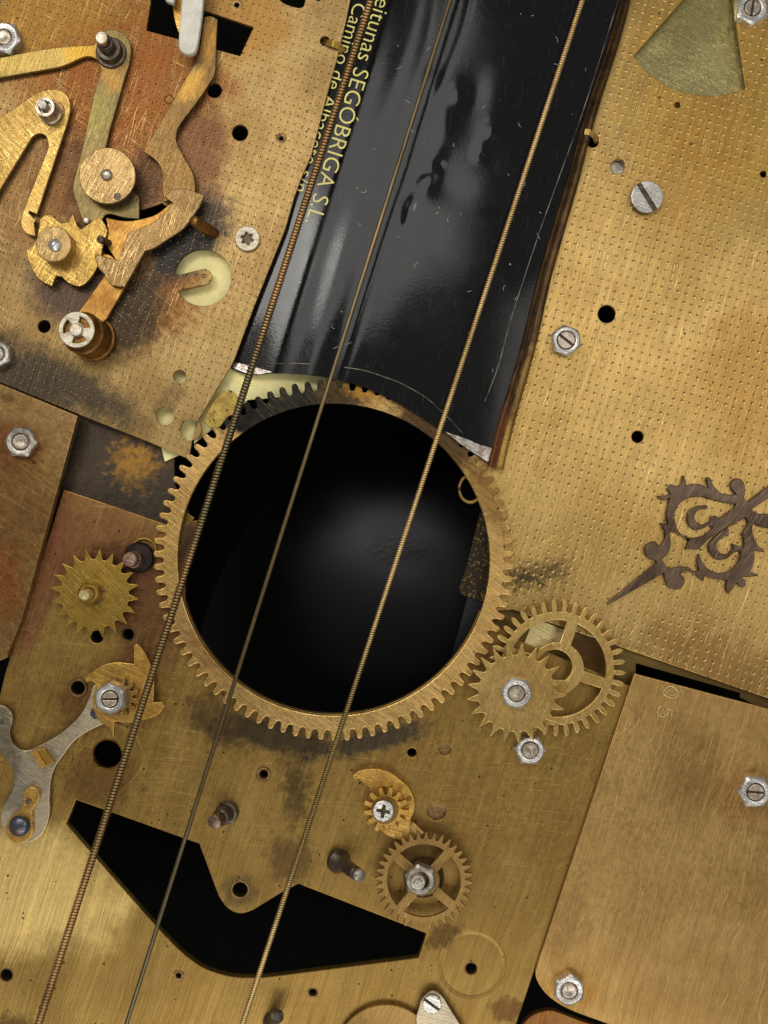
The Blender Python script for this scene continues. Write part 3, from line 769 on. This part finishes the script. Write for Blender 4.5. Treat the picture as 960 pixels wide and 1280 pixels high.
# lugs
def lug(label, pts, zs, w, mat):
    q = sm(pts, 6, False); n = len(q)
    vs, fs = [], []
    for i, (x, y) in enumerate(q):
        f = i / (n - 1); k = f * (len(zs) - 1); a = min(int(k), len(zs) - 2); z = zs[a] + (zs[a + 1] - zs[a]) * (k - a)
        p, r = q[max(i - 1, 0)], q[min(i + 1, n - 1)]
        d = Vector((r[0] - p[0], r[1] - p[1])).normalized(); nr = Vector((-d.y, d.x))
        for o_, dz in ((-w, 0), (w, 0), (w, -2.4), (-w, -2.4)):
            vs.append(P(x + nr.x * o_, y + nr.y * o_, z + dz))
    for i in range(n - 1):
        for j in range(4): fs.append((i * 4 + j, i * 4 + (j + 1) % 4, i * 4 + 4 + (j + 1) % 4, i * 4 + 4 + j))
    fs.append((0, 1, 2, 3)); fs.append(tuple(range((n - 1) * 4, n * 4)))
    tag(finish('fixing_lug', pydata(vs, fs, 40), mat), label, 'lug')
lug('olive bent brass lug hooking from the stippled plate over the lettered tin edge', [(403, 50), (408, 53), (416, 54.5), (424, 58), (429, 66)], [-4, 8, 12, 10, 3], 4.2, 'star')
lug('curved brass lug hooking over the rusty rim of the tin', [(731, 164.5), (737, 165.5), (743, 170), (747, 179)], [13.5, 14, 8, -4], 3.6, 'wheel')

# ---------------------------------------------------------------- strings
def string(x0, x1, r, pitch, z, label, matw, wound=True, segs=12, ms=6):
    st = thing('guitar_string', label, 'string', x1, 1280, z)
    a, b = Vector(R2(x0 + (x0 - x1) * 60 / 1280, -60, z)), Vector(R2(x1 - (x0 - x1) * 60 / 1280, 1340, z))
    p0, p1 = W(a.x, a.y, z), W(b.x, b.y, z)
    L = (p1 - p0).length / S
    rw = pitch * .52
    if not wound:
        finish('wire', lathe(p0, p1, [(0, 0), (r, 0)] + [(r + (.25 if k % 2 else -.12), k * L / 900) for k in range(1, 900)] + [(r, L), (0, L)], 10, deg=180), matw, st)
        return
    finish('core', lathe(p0, p1, [(0, 0), (r - rw, 0), (r - rw, L), (0, L)], 12), 'core', st)
    ax = (p1 - p0).normalized(); e1 = Vector((0, 0, 1)); e2 = ax.cross(e1)
    n = int(L / pitch * segs); vs, fs = [], []
    rc = r - rw
    for k in range(n + 1):
        th = 2 * pi * k / segs; ra = e1 * cos(th) + e2 * sin(th)
        c = p0 + ax * (k / segs * pitch * S) + ra * (rc * S)
        for j in range(ms):
            q = 2 * pi * j / ms
            vs.append(c + (ra * cos(q) + ax * sin(q)) * (rw * S))
    for k in range(n):
        for j in range(ms):
            fs.append((k * ms + j, (k + 1) * ms + j, (k + 1) * ms + (j + 1) % ms, k * ms + (j + 1) % ms))
    me = bpy.data.meshes.new('m'); me.from_pydata([tuple(v) for v in vs], [], fs)
    for p in me.polygons: p.use_smooth = True
    finish('winding', me, matw, st)
string(464, 48, 5.0, 3.8, 52, 'thickest copper wound guitar string with coarse windings, crossing the yellow lettering', 'wound1')
string(563, 158, 2.6, 1.7, 52, 'thin smooth dark guitar string between the two wound strings', 'wound2', False)
string(728, 303, 3.7, 2.9, 52, 'fine wound golden guitar string, medium thickness', 'wound3', True, 10, 5)

# ---------------------------------------------------------------- fasteners
def hexmesh(x, y, zt, z0, r, hole, rot):
    a, b = R2(x, y, zt)
    n = 72; vs, fs = [], []
    ap = r * .866
    def hr(th):
        q = (th - rot) % (pi / 3) - pi / 6
        return ap / cos(q)
    rows = [lambda th: (hole, zt - 2.2), lambda th: (hole + 1.3, zt - .4), lambda th: (hole + 2.2, zt), lambda th: (ap * .90, zt),
            lambda th: (hr(th) - .35, zt - (hr(th) - ap * .90) * .6 - .15), lambda th: (hr(th), zt - (hr(th) - ap * .90) * .6 - .8), lambda th: (hr(th), z0)]
    for f in rows:
        for k in range(n):
            th = 2 * pi * k / n; rr, z = f(th)
            vs.append(W(a + rr * cos(th), b + rr * sin(th), z))
    for i in range(len(rows) - 1):
        for k in range(n):
            fs.append((i * n + k, i * n + (k + 1) % n, (i + 1) * n + (k + 1) % n, (i + 1) * n + k))
    return pydata(vs, fs, 28)
def nut(label, x, y, z0, h, r, rot, mat='zinc', stud=8.0, sh=1.5, slot=None, dx=0, dy=0, cat='nut', smat='stud', group=None, washer=None):
    zt = z0 + h
    t = thing('hex_nut', label, cat, x, y, z0, group)
    finish('nut_body', hexmesh(x, y, zt, z0 - .3, r, stud + .25, radians(rot)), mat, t)
    zs = zt + sh
    if slot is None:
        finish('bolt_end', vlathe(x + dx, y + dy, zs, [(stud, z0), (stud, zs - 1.3), (stud - 1.1, zs - .2), (stud * .55, zs), (stud * .4, zs - .5), (0, zs - .6)], 32), smat, t)
    else:
        screw('bolt_end', slotted(x + dx, y + dy, zs, z0, stud, slot, 1.5), smat, t)
    if washer: finish('washer', vlathe(x, y, z0 + 2, [(0, z0 + 1.9), (washer, z0 + 2), (washer, z0 - .3)], 36), mat, t)
    return t
def screw(name, pair, mat, t):
    hd = finish(name, pair[0], mat, t); finish('slot_floor', pair[1], 'slotshade', hd)
def slotted(x, y, zt, z0, r, ang, hw, depth=3.0):
    def half(sgn):
        a = math.asin(min(.95, hw / r)); pts = []
        for k in range(24):
            th = a + (pi - 2 * a) * k / 23
            pts.append((r * cos(th), sgn * r * sin(th)))
        c, s = cos(radians(ang)), sin(radians(ang))
        return [(x + c * p - s * q, y + s * p + c * q) for p, q in pts]
    top = crv([half(1), half(-1)], zt, depth + .3, .7)
    return top, vlathe(x, y, zt - depth, [(0, zt - depth), (r * .985, zt - depth), (r * .985, z0)], 36)
def cross_head(x, y, zt, z0, r, ang, arm, hw, depth=3.5, torx=False):
    c, s = cos(radians(ang)), sin(radians(ang))
    pts = []
    if torx:
        for k in range(48):
            th = 2 * pi * k / 48; rr = arm * (.82 + .18 * cos(6 * th)); pts.append((rr * cos(th), rr * sin(th)))
    else:
        for k in range(4):
            t_ = k * pi / 2
            for p, q in ((hw, -hw), (arm, -hw * .8), (arm, hw * .8)):
                pts.append((p * cos(t_) - q * sin(t_), p * sin(t_) + q * cos(t_)))
    loop = [(x + c * p - s * q, y + s * p + c * q) for p, q in pts]
    top = crv([circ(x, y, r, 44), loop], zt, depth + .2, 1.0)
    return top, vlathe(x, y, zt - depth, [(0, zt - depth - .5), (r * .985, zt - depth), (r * .985, z0)], 40)

nut('zinc hex nut with rusty bolt end above the bright end of the bent lever', 4, 46, 6, 17, 21, 10, 'zinc', 9, 1)
nut('hex nut at the lower left edge of the orange stippled plate, mostly out of view', -4, 442, 6, 14, 18, 30, 'zincdark', 8, 1)
nut('battered grey hex nut on the small scratched plate', 25, 552, 16, 12, 20.5, 4, 'zincdark', 9.5, 2.5)
nut('tall zinc hex nut with worn slotted bolt on the three-fingered cam', 137, 874, 20, 22, 20.5, 28, 'zinc', 9.5, 2.5, slot=0)
nut('bright zinc hex nut holding the pointed star wheel on the spoked wheel', 646, 867, 27, 10, 20.5, 12, 'zinc', 9.5, 1.6)
nut('zinc hex nut half under the points of the star wheel', 663, 938, 0, 10, 20, 4, 'zinc', 10, 1.8)
nut('zinc hex nut with half broken bolt end on the stippled plate by the rusty rim', 708, 425, 0, 12, 20, 22, 'zinc', 10.5, .6, slot=38)
nut('zinc hex nut beside the wedge window at the corner of the stippled plate', 941, 9, 0, 13, 21.5, 30, 'zinc', 9.5, 1.6, slot=100)
nut('zinc hex nut with slotted bolt at the outer edge of the stamped plate', 945, 990.5, 5, 12, 21.5, 0, 'zinc', 10, 1.6, slot=5)
nut('zinc hex nut with round bolt end by the rounded corner of the stamped plate', 712, 1239, 5, 11, 20.5, 35, 'zinc', 9.5, 1.8)

t = thing('slotted_screw', 'round zinc screw with a wide slanting slot on the golden stippled plate', 'screw', 809, 246, 0)
screw('screw_head', slotted(809, 246, 10, -.3, 19.8, 58, 3.0, 3.0), 'zinc', t)
t = thing('star_screw', 'pale worn screw with star recess beside the lettered tin', 'screw', 309, 298, 6)
screw('screw_head', cross_head(309, 298, 11, 5.7, 15.6, 20, 8.4, 3, 3.4, True), 'whitecap', t)

# ---------------------------------------------------------------- upper left levers
t = thing('bell_crank', 'bent brass lever with bright straight arm and greenish hanging arm on a tall post', 'lever', 140, 64, 6)
crank = sm([(-30, 78), (0, 72), (58, 61), (100, 57), (117, 55.5), (124, 44), (136, 37), (150, 39), (161, 50), (164, 64), (161, 80, 1), (138, 160), (131, 190, 1), (140, 236, 1), (171, 243), (174, 258), (174, 274, 1), (155, 272), (136, 267.5), (129, 272), (127, 279), (117, 281), (104, 276), (96, 255), (91, 236), (97, 208), (105, 174), (117, 120), (124, 96), (126, 86), (121, 75), (111, 70.5), (100, 73), (80, 82), (63, 86), (0, 97), (-30, 102)], 5)
finish('lever_plate', crv([crank], 15, 5, .8), 'crank', t)
finish('pivot_post', vlathe(127.5, 47, 58, [(19, 5.5), (19, 17), (18, 18.5), (15.5, 19), (15, 28), (14, 29.5), (10, 30), (9.8, 41), (9, 42), (9, 44), (10, 45), (9.5, 46), (7.6, 47), (7.4, 57), (6.6, 58), (0, 58.2)], 40), 'iron', t)
finish('post_tip', vlathe(126.5, 46.5, 60, [(7.5, 52), (7.5, 59), (6.6, 60), (0, 60.2)], 32), 'stud', t)

t = thing('forked_lever', 'golden brushed brass forked plate with a long finger ending in a small notch', 'lever', 58, 136, 6)
fork = sm([(-30, 164), (0, 147), (38, 121), (52, 114), (60, 112), (72, 112), (83, 118), (88, 131), (86, 146), (81, 163), (46, 268, 1), (37, 264, 1), (35.5, 266, 1), (45, 275, 1), (42.5, 279, 1), (44.5, 295, 1), (35, 293), (28, 286), (26, 274), (31, 259), (59, 188), (60, 179), (57, 170), (50, 167), (42, 170), (36, 178), (0, 237), (-30, 284)], 5)
finish('lever_plate', crv([fork], 17, 5, .8), 'fork', t)
finish('washer', vlathe(65, 139, 19, [(9, 19), (14.5, 19), (15, 18), (15, 16.8)], 32), 'bush', t)
finish('pin_collar', vlathe(56, 133.5, 40, [(14, 5.5), (14, 22), (12.6, 23), (12.4, 38.5), (11.6, 40), (8.2, 40), (7.6, 39), (7.6, 34), (0, 34)], 36), 'stud', t)
finish('pin_core', lathe(P(60, 137, 16), P(53.5, 131, 42), [(6.2, 0), (6.2, 27.5), (5.2, 28.6), (0, 28.7)], 6), 'zincdark', t)

t = thing('cam_disc', 'round scratched brass disc with steel pin and flush rivet, over the hanging lever arm', 'disc', 134, 219, 15)
finish('disc_plate', crv([circ(134, 219.5, 35.3, 64)], 33, 6, .9), 'disc', t)
finish('hub', vlathe(134, 219.5, 27, [(14, 14.6), (14, 27.5)], 28), 'barrel', t)
finish('steel_pin', vlathe(132, 217, 39, [(7, 32), (7, 35.5), (5.6, 38), (3, 39.3), (0, 39.6)], 28), 'stud', t)
finish('rivet', vlathe(146.5, 245.5, 33.5, [(0, 33.5), (4.6, 33.4), (5, 32.6)], 24), 'iron', t)

t = thing('anchor_lever', 'long curved brass lever with broad scratched hook and a spoked cap on its end', 'lever', 110, 420, 6)
up_arm = sm([(255, 21, 1), (264, 20), (272, 24, 1), (270.5, 52), (269, 90), (262, 104), (245, 129), (226, 154), (221, 165), (221, 178), (230, 196), (240, 214), (244, 231), (240, 246), (205, 252, 1), (203, 238), (203, 222), (200, 208), (191, 197.5), (179, 190, 1), (212, 133), (230, 102), (247, 71), (252, 45)], 5)
finish('upper_arm', crv([up_arm], 19, 5, .8), 'anchor', t)
hook = sm([(214, 236.5, 1), (232, 236), (255, 244, 1), (251, 255), (242, 269), (229, 286), (210, 299), (195, 309), (181, 314.5, 1), (156, 359, 1), (139, 356), (130, 343), (122, 333), (117.5, 317, 1), (148, 325, 1), (160, 291, 1), (186, 280.5), (203, 269), (216, 254, 1), (205, 246, 1)], 5)
finish('hook_plate', crv([hook], 25, 6.5, .9), 'scr', t)
garm = sm([(132, 272, 1), (160, 276), (190, 270), (206, 260), (219, 248, 1), (240, 262, 1), (210, 299), (181, 317, 1), (133, 399, 1), (118, 412, 1), (98, 390, 1), (131, 344, 1), (126, 318, 1), (136, 318), (144, 324, 1), (133, 305), (135, 290)], 5)
finish('lower_arm', crv([garm], 17.5, 6, .9), 'goldarm', t)
pb, pt_ = P(118, 424, 6), P(95, 412, 60)
ln_ = (pt_ - pb).length / S
finish('barrel', lathe(pb, pt_, [(28, -.5), (28, 5), (26, 6), (25, 8), (25, ln_ - 20), (26, ln_ - 19), (24, ln_ - 17), (22.5, ln_ - 14), (22.3, ln_ - 3), (20, ln_ - 3.2), (0, ln_ - 3.2)], 44), 'barrel', t)
e = (pt_ - pb).normalized()
capx, capy, capz = 95.5, 412, 61
sl = []
for k in range(3):
    a0 = radians(-75 + 120 * k)
    inner = [(capx + 9.2 * cos(a0 + radians(d)), capy + 9.2 * sin(a0 + radians(d))) for d in range(64, -1, -8)]
    sl.append([(capx + 17 * cos(a0 + radians(d)), capy + 17 * sin(a0 + radians(d))) for d in range(0, 65, 8)] + inner)
cp = finish('spoked_cap', crv([circ(capx, capy, 22.6, 48)] + sl, capz, 4.5, .8), 'whitecap', t)
finish('cap_pin', vlathe(94.5, 412, 65, [(7.8, 56), (7.8, 63.5), (6.8, 64.8), (0, 65)], 28), 'stud', cp)
finish('step_pin', lathe(P(136, 304, 16), P(126, 299.5, 36), [(4.6, 0), (4.6, 22), (3.6, 23.5), (0, 24)], 20), 'iron', t)

tag(finish('stop_pin', lathe(P(268, 292, 4), P(243, 276.5, 40), [(6.8, -1), (6.8, 40), (6.4, 41), (5.6, 43.5), (3, 45), (0, 45.2)], 26), 'barrel'), 'brown brass stop pin leaning beside the broad scratched hook', 'pin')
tag(finish('small_pin', vlathe(107.5, 275, 22, [(4.2, 14), (4.2, 20.5), (3, 22), (0, 22.4)], 20), 'stud'), 'tiny steel pin at the foot of the hanging lever arm', 'pin')

t = thing('snail_cam', 'lobed brass snail cam with a scratched round boss and a conical steel pin', 'cam', 80, 315, 6)
snail = sm([(51, 273), (60, 268), (68, 272), (75, 278), (85, 277.5, 1), (91, 266, 1), (96, 281, 1), (101, 286), (110, 280), (123, 272.5), (131, 280), (134, 289), (131, 300), (128, 310), (127, 318), (122, 333), (113, 348), (102, 357.5), (93, 357), (83, 352), (77.5, 346, 1), (70, 345, 1), (65, 358, 1), (58, 355), (47, 347), (37, 330), (32.5, 313, 1), (43, 305), (48, 290)], 5)
finish('cam_plate', crv([snail], 22, 5, .8), 'cam', t)
finish('hub', vlathe(72, 309, 24, [(16, 5.6), (16, 24)], 28), 'barrel', t)
bo = finish('boss', vlathe(67, 305, 44, [(21.5, 20), (21.5, 43), (20.6, 44), (0, 44.2)], 44), 'disc', t)
finish('cone_pin', vlathe(66, 304.5, 52, [(8, 43.6), (7.6, 46.5), (3, 51), (0, 52)], 28), 'zinc', bo)

t = thing('white_lever', 'white painted lever end with rounded tip over the angled black slot', 'lever', 238, 30, 6)
finish('lever_tip', crv([sm([(228, -30, 1), (227, 0), (223, 54), (226, 64), (236, 68), (245, 62), (251, 30), (254, 0), (256, -30, 1)], 6)], 40, 9, 1.6), 'white', t)
finish('gilt_blade', crv([sm([(216, -30, 1), (216, 8), (219, 28), (225, 43), (234, 42, 1), (238, -30, 1)], 6)], 24, 4, .6), 'gold', t)
tag(finish('white_stub', crv([sm([(206, -30, 1), (206, -2), (210, 2), (217, 2), (220, -30, 1)], 5)], 44, 8, 1.4), 'white'), 'white painted stub at the very top beside the white lever end', 'stub')

# ---------------------------------------------------------------- lower left
t = thing('star_gear', 'olive brass star wheel with twenty points and brass sleeve nut on reddish brass', 'star wheel', 117, 742, 0)
finish('wheel_plate', crv([gear(118, 742, 20, 56, 43, radians(7), 'star', .8)], 14, 4.5, .9), 'star', t)
finish('hub_washer', vlathe(118, 742, 12, [(0, 15.4), (14, 15.5), (14, -.3)], 30), 'bush', t)
finish('nut_body', hexmesh(110.5, 742, 28, 15, 14.5, 7, radians(16)), 'star', t)
finish('sleeve', lathe(P(113, 742, 20), P(105, 744, 42), [(7.4, 0), (6.8, 22), (6, 23), (4, 23), (3.4, 21), (0, 21)], 28), 'steelsheet', t)

t = thing('capped_bolt', 'sooty black bushing with a coppery bolt end beside the olive star wheel', 'bolt', 172, 699, 0)
finish('bushing', vlathe(173, 697, 8, [(19, -.3), (19, 5), (17, 8), (10, 8.2), (0, 8.2)], 36), 'black', t)
finish('collar_ring', torus(P(180, 688, 3), 15, 1.6, None), 'star', t)
finish('bolt_end', lathe(P(171, 700, 6), P(162, 699, 30), [(10.5, 0), (10.5, 14), (9.4, 15), (9.2, 24), (8.2, 25.4), (0, 25.6)], 28), 'irontip', t)

t = thing('steel_lever', 'three-armed grey steel lever carrying a brass link and a square brass block', 'lever', 60, 950, 0)
slev = sm([(-20, 884), (0, 881.5), (8, 884.5), (15, 893), (15, 904), (12.3, 914), (14.8, 927), (23, 936), (34, 938), (49, 932), (69, 921), (87, 907.6), (102, 891), (111.7, 871.5), (118, 855), (135, 846, 1), (160, 860, 1), (155, 890, 1), (126.4, 906), (106.7, 916), (92, 927), (79, 944), (69, 958.5), (63.5, 975), (61.8, 999), (61.8, 1017), (56, 1037), (44, 1050), (25, 1054), (10, 1045.5), (2, 1032), (1, 1017), (6.6, 1003), (15, 988), (17.5, 972), (14.8, 960), (6.6, 947), (-4, 936), (-20, 928)], 5)
finish('lever_plate', crv([slev], 9, 5, 1.0), 'steel', t)
finish('block', crv([[(37, 941), (44, 936), (57, 957), (51.5, 961)]], 20, 12, .8), 'gold', t)
finish('block_side', crv([[(44.5, 937), (55, 936), (67, 953), (57.5, 958)]], 17, 9, .8), 'star', t)
link = circ(39, 994.5, 10.6, 20, radians(175), radians(395)) + sm([(44, 1006), (40, 1014), (41, 1026)], 4, False) + circ(24, 1037, 17, 26, radians(-30), radians(215)) + sm([(12, 1022), (22, 1015), (29, 1004)], 4, False)
lk = finish('link', crv([link], 15, 6, 1.0), 'gold', t)
finish('dome_bolt', vlathe(22, 1034.5, 24, [(13.2, 14.5), (13.2, 18), (12, 21), (9, 23.2), (5, 24.4), (0, 24.8)], 36, deg=60), 'blued', lk)
finish('link_pin', vlathe(35, 1002, 17, [(3.4, 14), (3.4, 16.5), (0, 17)], 18), 'iron', lk)
finish('blued_rivet', vlathe(119.5, 892, 10.5, [(7.5, 8.6), (6.5, 10), (0, 10.6)], 24), 'blued', t)
finish('arm_pin', vlathe(1, 903, 10.5, [(3.6, 8.6), (3.4, 10), (0, 10.6)], 18), 'iron', t)

t = thing('finger_cam', 'golden three-fingered brass cam with a small pinion, partly under the thickest string', 'cam', 150, 870, 0)
fcam = sm([(105, 848, 1), (124, 834), (138, 829), (150, 828), (167, 830, 1), (167.5, 807, 1), (171, 805), (179, 813), (186, 826), (190, 838), (192.5, 852), (191.5, 878, 1), (203, 877.5, 1), (205.5, 883, 1), (197, 893.5), (179, 900), (162, 903), (143, 902, 1), (142, 919.5, 1), (140, 920, 1), (137.6, 911), (128, 905), (122, 898), (116.5, 885), (117, 867), (119, 855, 1), (113.5, 851, 1), (107, 853, 1)], 5)
finish('cam_plate', crv([fcam], 14, 4.6, .8), 'gold', t)
finish('pinion', crv([gear(150, 872, 12, 24, 15, .2, 'round')], 22, 8, .8), 'dullwheel', t)
finish('hub', vlathe(148, 872, 10, [(14, -.3), (14, 10)], 28), 'barrel', t)

# ---------------------------------------------------------------- lower middle
def post(label, bx, by, tx, ty, h, prof, tipmat):
    t = thing('shouldered_post', label, 'post', bx, by, 0)
    p0, p1 = P(bx, by, -.5), P(tx, ty, h)
    L = (p1 - p0).length / S
    finish('shank', lathe(p0, p1, [(r, L * f) for r, f in prof], 32), 'iron', t)
    r = prof[-2][0]
    finish('tip', lathe(p0, p1, [(r + .15, L * .9), (r, L * .975), (r * .75, L), (0, L * 1.01)], 28, deg=60), tipmat, t)
post('short oiled steel post with coppery end between the thin and the golden string', 285, 1015, 267, 1028, 38, [(14.5, 0), (14.5, .13), (11, .16), (10.8, .55), (8.6, .6), (8.4, .97), (0, .98)], 'irontip')
post('long oiled steel post with shiny ball end above the wide end of the black cutout', 422, 1075, 450.5, 1095.5, 46, [(15.5, 0), (15.5, .1), (12, .2), (8.8, .32), (8.2, .8), (6.6, .84), (7.4, .88), (7.6, .96), (0, .98)], 'zincdark')
post('short dark post at the bottom edge below the black cutout', 338, 1278, 347, 1270, 30, [(10, 0), (10, .2), (8, .25), (8, .97), (0, .98)], 'iron')

t = thing('crescent_cam', 'bright golden crescent cam with a small pinion held by a cross-head screw', 'cam', 482, 1012, 0)
cres = sm([(440, 969.5, 1), (449, 963.5), (467, 961), (483, 963.5), (498, 973), (511, 985), (517.5, 998), (518.5, 1011), (513, 1026, 1), (529, 1042), (537.5, 1048, 1), (524, 1051), (505, 1051.6), (490, 1047), (477, 1039), (463, 1026, 1), (458, 1005, 1), (463, 985, 1), (448, 972.5, 1), (444, 975, 1)], 6)
finish('cam_plate', crv([cres], 8, 7.5, .8), 'gold', t)
finish('pinion', crv([gear(482.5, 1013, 13, 29, 18.5, .1, 'round')], 17, 8, .8), 'gold', t)
finish('hub', vlathe(481, 1013.5, 20, [(17, 16.5), (16.5, 19.5), (0, 20)], 32), 'dullwheel', t)
screw('cross_screw', cross_head(479, 1014, 27, 19, 13, 10, 8.5, 2.4, 3), 'zinc', t)
finish('notch_block', crv([[(512, 1033), (516.5, 1028), (530, 1041), (523, 1047)]], 12, 5, .5), 'wheel', t)

t = thing('spoked_wheel', 'small dull brass wheel with four spokes and a tall greyish nut', 'gear wheel', 530, 1101, 0)
def spoke_holes(x, y, r0, r1, n, ph, hw):
    out = []
    for k in range(n):
        a0, a1 = ph + k * 2 * pi / n, ph + (k + 1) * 2 * pi / n
        o0, o1 = math.asin(hw / r1), math.asin(min(.9, hw / r0))
        q = [(x + r1 * cos(a0 + o0 + (a1 - a0 - 2 * o0) * i / 15), y + r1 * sin(a0 + o0 + (a1 - a0 - 2 * o0) * i / 15)) for i in range(16)]
        q += [(x + r0 * cos(a1 - o1 - (a1 - a0 - 2 * o1) * i / 9), y + r0 * sin(a1 - o1 - (a1 - a0 - 2 * o1) * i / 9)) for i in range(10)]
        out.append(q)
    return out
finish('wheel_plate', crv([gear(530, 1101, 36, 61.5, 52, .05, 'spur', .6)] + spoke_holes(530, 1101, 20, 45.5, 4, radians(41), 6), 17, 5, 1.1), 'dullwheel', t)
finish('hub', vlathe(530, 1100, 12, [(25, -.3), (25, 4), (18, 5), (18, 18)], 36), 'hole', t)
finish('nut_body', hexmesh(525.5, 1101.5, 30, 16.5, 20.5, 10, radians(20)), 'zincdark', t)
finish('bolt_end', vlathe(522.5, 1104, 41, [(9.5, 16), (9.3, 38), (8.4, 39.2), (5.5, 39.4), (5.2, 41), (4.6, 41.6), (0, 41.8)], 30), 'zincdark', t)

# ---------------------------------------------------------------- right wheels
t = thing('spoked_wheel', 'large golden spoked wheel with leaf-shaped teeth meshing with the ring gear', 'gear wheel', 698, 836, 0)
finish('wheel_plate', crv([gear(697, 835.5, 37, 86, 71, radians(4), 'leaf', .4)] + spoke_holes(697, 835.5, 33, 60.5, 4, radians(-72), 7.2) + [circ(694, 833, 21, 40)], 18, 5, 1.1), 'wheel', t)
finish('arbor', vlathe(650, 868, 12, [(20, -.3), (20, 16)], 30), 'barrel', t)
t = thing('star_gear', 'golden brass star wheel with sharp points lying over the large spoked wheel', 'star wheel', 647, 868, 14)
finish('wheel_plate', crv([gear(646, 867, 21, 63, 48, radians(2), 'star', .8)], 27, 5, 1.0), 'wheel', t)
finish('hub', vlathe(647, 868, 16, [(18, 12.5), (18, 23)], 28), 'barrel', t)

# ---------------------------------------------------------------- bottom edge
tag(finish('brass_disc', crv([circ(482, 1320, 64, 80)], 7, 7.5, 1.2), 'dullwheel'), 'stained round brass disc cut off by the bottom edge', 'disc')
t = thing('steel_clip', 'grey steel clip with slotted screw beside the stained brass disc', 'clip', 545, 1262, 0)
finish('clip_plate', crv([sm([(520, 1275), (523, 1262), (528, 1248), (540, 1239), (552, 1245), (562, 1260), (580, 1288, 1), (590, 1330, 1), (530, 1330, 1)], 5)], 11, 4, .8), 'steel', t)
screw('screw_head', slotted(540, 1256, 15, -.3, 11.6, 36, 1.6, 2.4), 'zinc', t)

# ---------------------------------------------------------------- clock hand
def C(L): return [(740 + x / 4.364, 570 + y / 4.364) + ((1,) if len(q) > 2 else ()) for q in L for x, y in [q[:2]]]
outer = C([(80, 803, 1), (95, 813, 1), (390, 645, 1), (400, 690), (418, 717), (450, 733), (490, 720), (510, 690), (505, 660), (488, 643, 1), (520, 630), (560, 645), (612, 690, 1), (618, 655, 1), (660, 672), (735, 682, 1), (728, 720), (745, 760, 1), (770, 725), (792, 698), (815, 720), (840, 710), (840, 682), (826, 664, 1), (860, 662), (907, 657), (910, 645), (868, 628, 1), (882, 600), (892, 550), (890, 518, 1), (940, 528, 1), (946, 518, 1), (905, 480), (884, 430), (879, 390), (887, 370), (912, 386), (960, 396), (1010, 404, 1), (1010, 310, 1), (940, 314), (892, 306), (879, 290, 1), (960, 237, 1), (1010, 208, 1), (1010, 130, 1), (960, 163, 1), (851, 246, 1), (835, 230), (841, 185), (834, 148), (810, 121), (780, 121), (757, 148), (762, 185), (782, 206, 1), (720, 205), (690, 185), (660, 150), (651, 122), (635, 111), (622, 121), (630, 166, 1), (600, 153), (560, 148), (518, 156, 1), (515, 130), (505, 100, 1), (495, 105), (490, 135), (478, 158), (455, 160), (435, 150), (415, 163), (411, 185), (426, 204, 1), (400, 212), (360, 214), (356, 224), (396, 249, 1), (420, 236, 1), (409, 290), (404, 330), (410, 367, 1), (370, 361, 1), (387, 398), (396, 440), (385, 475), (365, 489, 1), (356, 470), (340, 462), (305, 475), (287, 505), (291, 540), (318, 565), (346, 572, 1), (350, 581, 1)])
hA = C([(640, 237), (680, 246), (730, 258), (782, 265, 1), (775, 282, 1), (697, 335, 1), (672, 322), (650, 333), (643, 354), (606, 371), (578, 362), (563, 337), (573, 308), (600, 293), (637, 291, 1), (633, 266, 1), (600, 267), (550, 280), (522, 312), (518, 350), (537, 388), (575, 408), (640, 384), (657, 392, 1), (625, 424), (570, 441), (520, 440), (480, 412), (460, 365), (455, 320), (470, 278), (505, 242), (555, 226), (605, 226)])
hB = C([(748, 391, 1), (838, 341, 1), (850, 366, 1), (833, 396), (820, 432), (828, 470), (826, 493, 1), (795, 488), (777, 475), (761, 480), (768, 505), (740, 531), (706, 528), (685, 502), (690, 470), (715, 444), (742, 440), (752, 414)])
hC = C([(438, 415), (480, 431), (526, 449, 1), (512, 500), (506, 511, 1), (586, 513, 1), (605, 490), (650, 446), (692, 421, 1), (660, 450), (634, 485), (640, 522), (665, 556), (700, 571), (745, 559), (775, 531), (801, 515), (809, 542), (790, 590), (750, 625), (700, 637), (650, 622), (612, 587), (594, 550), (586, 526, 1), (574, 560), (574, 598), (582, 622, 1), (560, 625), (530, 605), (490, 598), (445, 606), (421, 614, 1), (386, 566, 1), (420, 530), (434, 480), (430, 425)])
tag(finish('clock_hand', crv([sm(outer, 3), sm(hA, 3), sm(hB, 3), sm(hC, 3)], 6, 5.5, 1.1, inset=.75), 'brownsteel'), 'brown steel filigree clock hand with scrolls and a long pointed tip', 'clock hand')

# ---------------------------------------------------------------- lint lying on the black tin
lint = []
for k in range(34):
    for _ in range(50):
        x, y = random.uniform(400, 770), random.uniform(10, 520)
        if 395 + (470 - y) * .3 < x + 40 and x < 690 - (y - 258) * .28 and y < 455 + max(0, x - 430) * .5: break
    a, c, L = random.uniform(0, 6.28), random.uniform(-.35, .35), random.uniform(3, 9)
    q = [(x, y)]
    for j in range(6):
        a += c; q.append((q[-1][0] + cos(a) * L / 6, q[-1][1] + sin(a) * L / 6))
    lint.append(tube([P(p[0], p[1], tin_height(p[0], p[1]) + .25) for p in q], .24, 4))
o = finish('dust_lint', joined(*lint), 'dust')
o['kind'] = 'stuff'; tag(o, 'fine pale lint and fibres scattered on the black tin', 'lint')
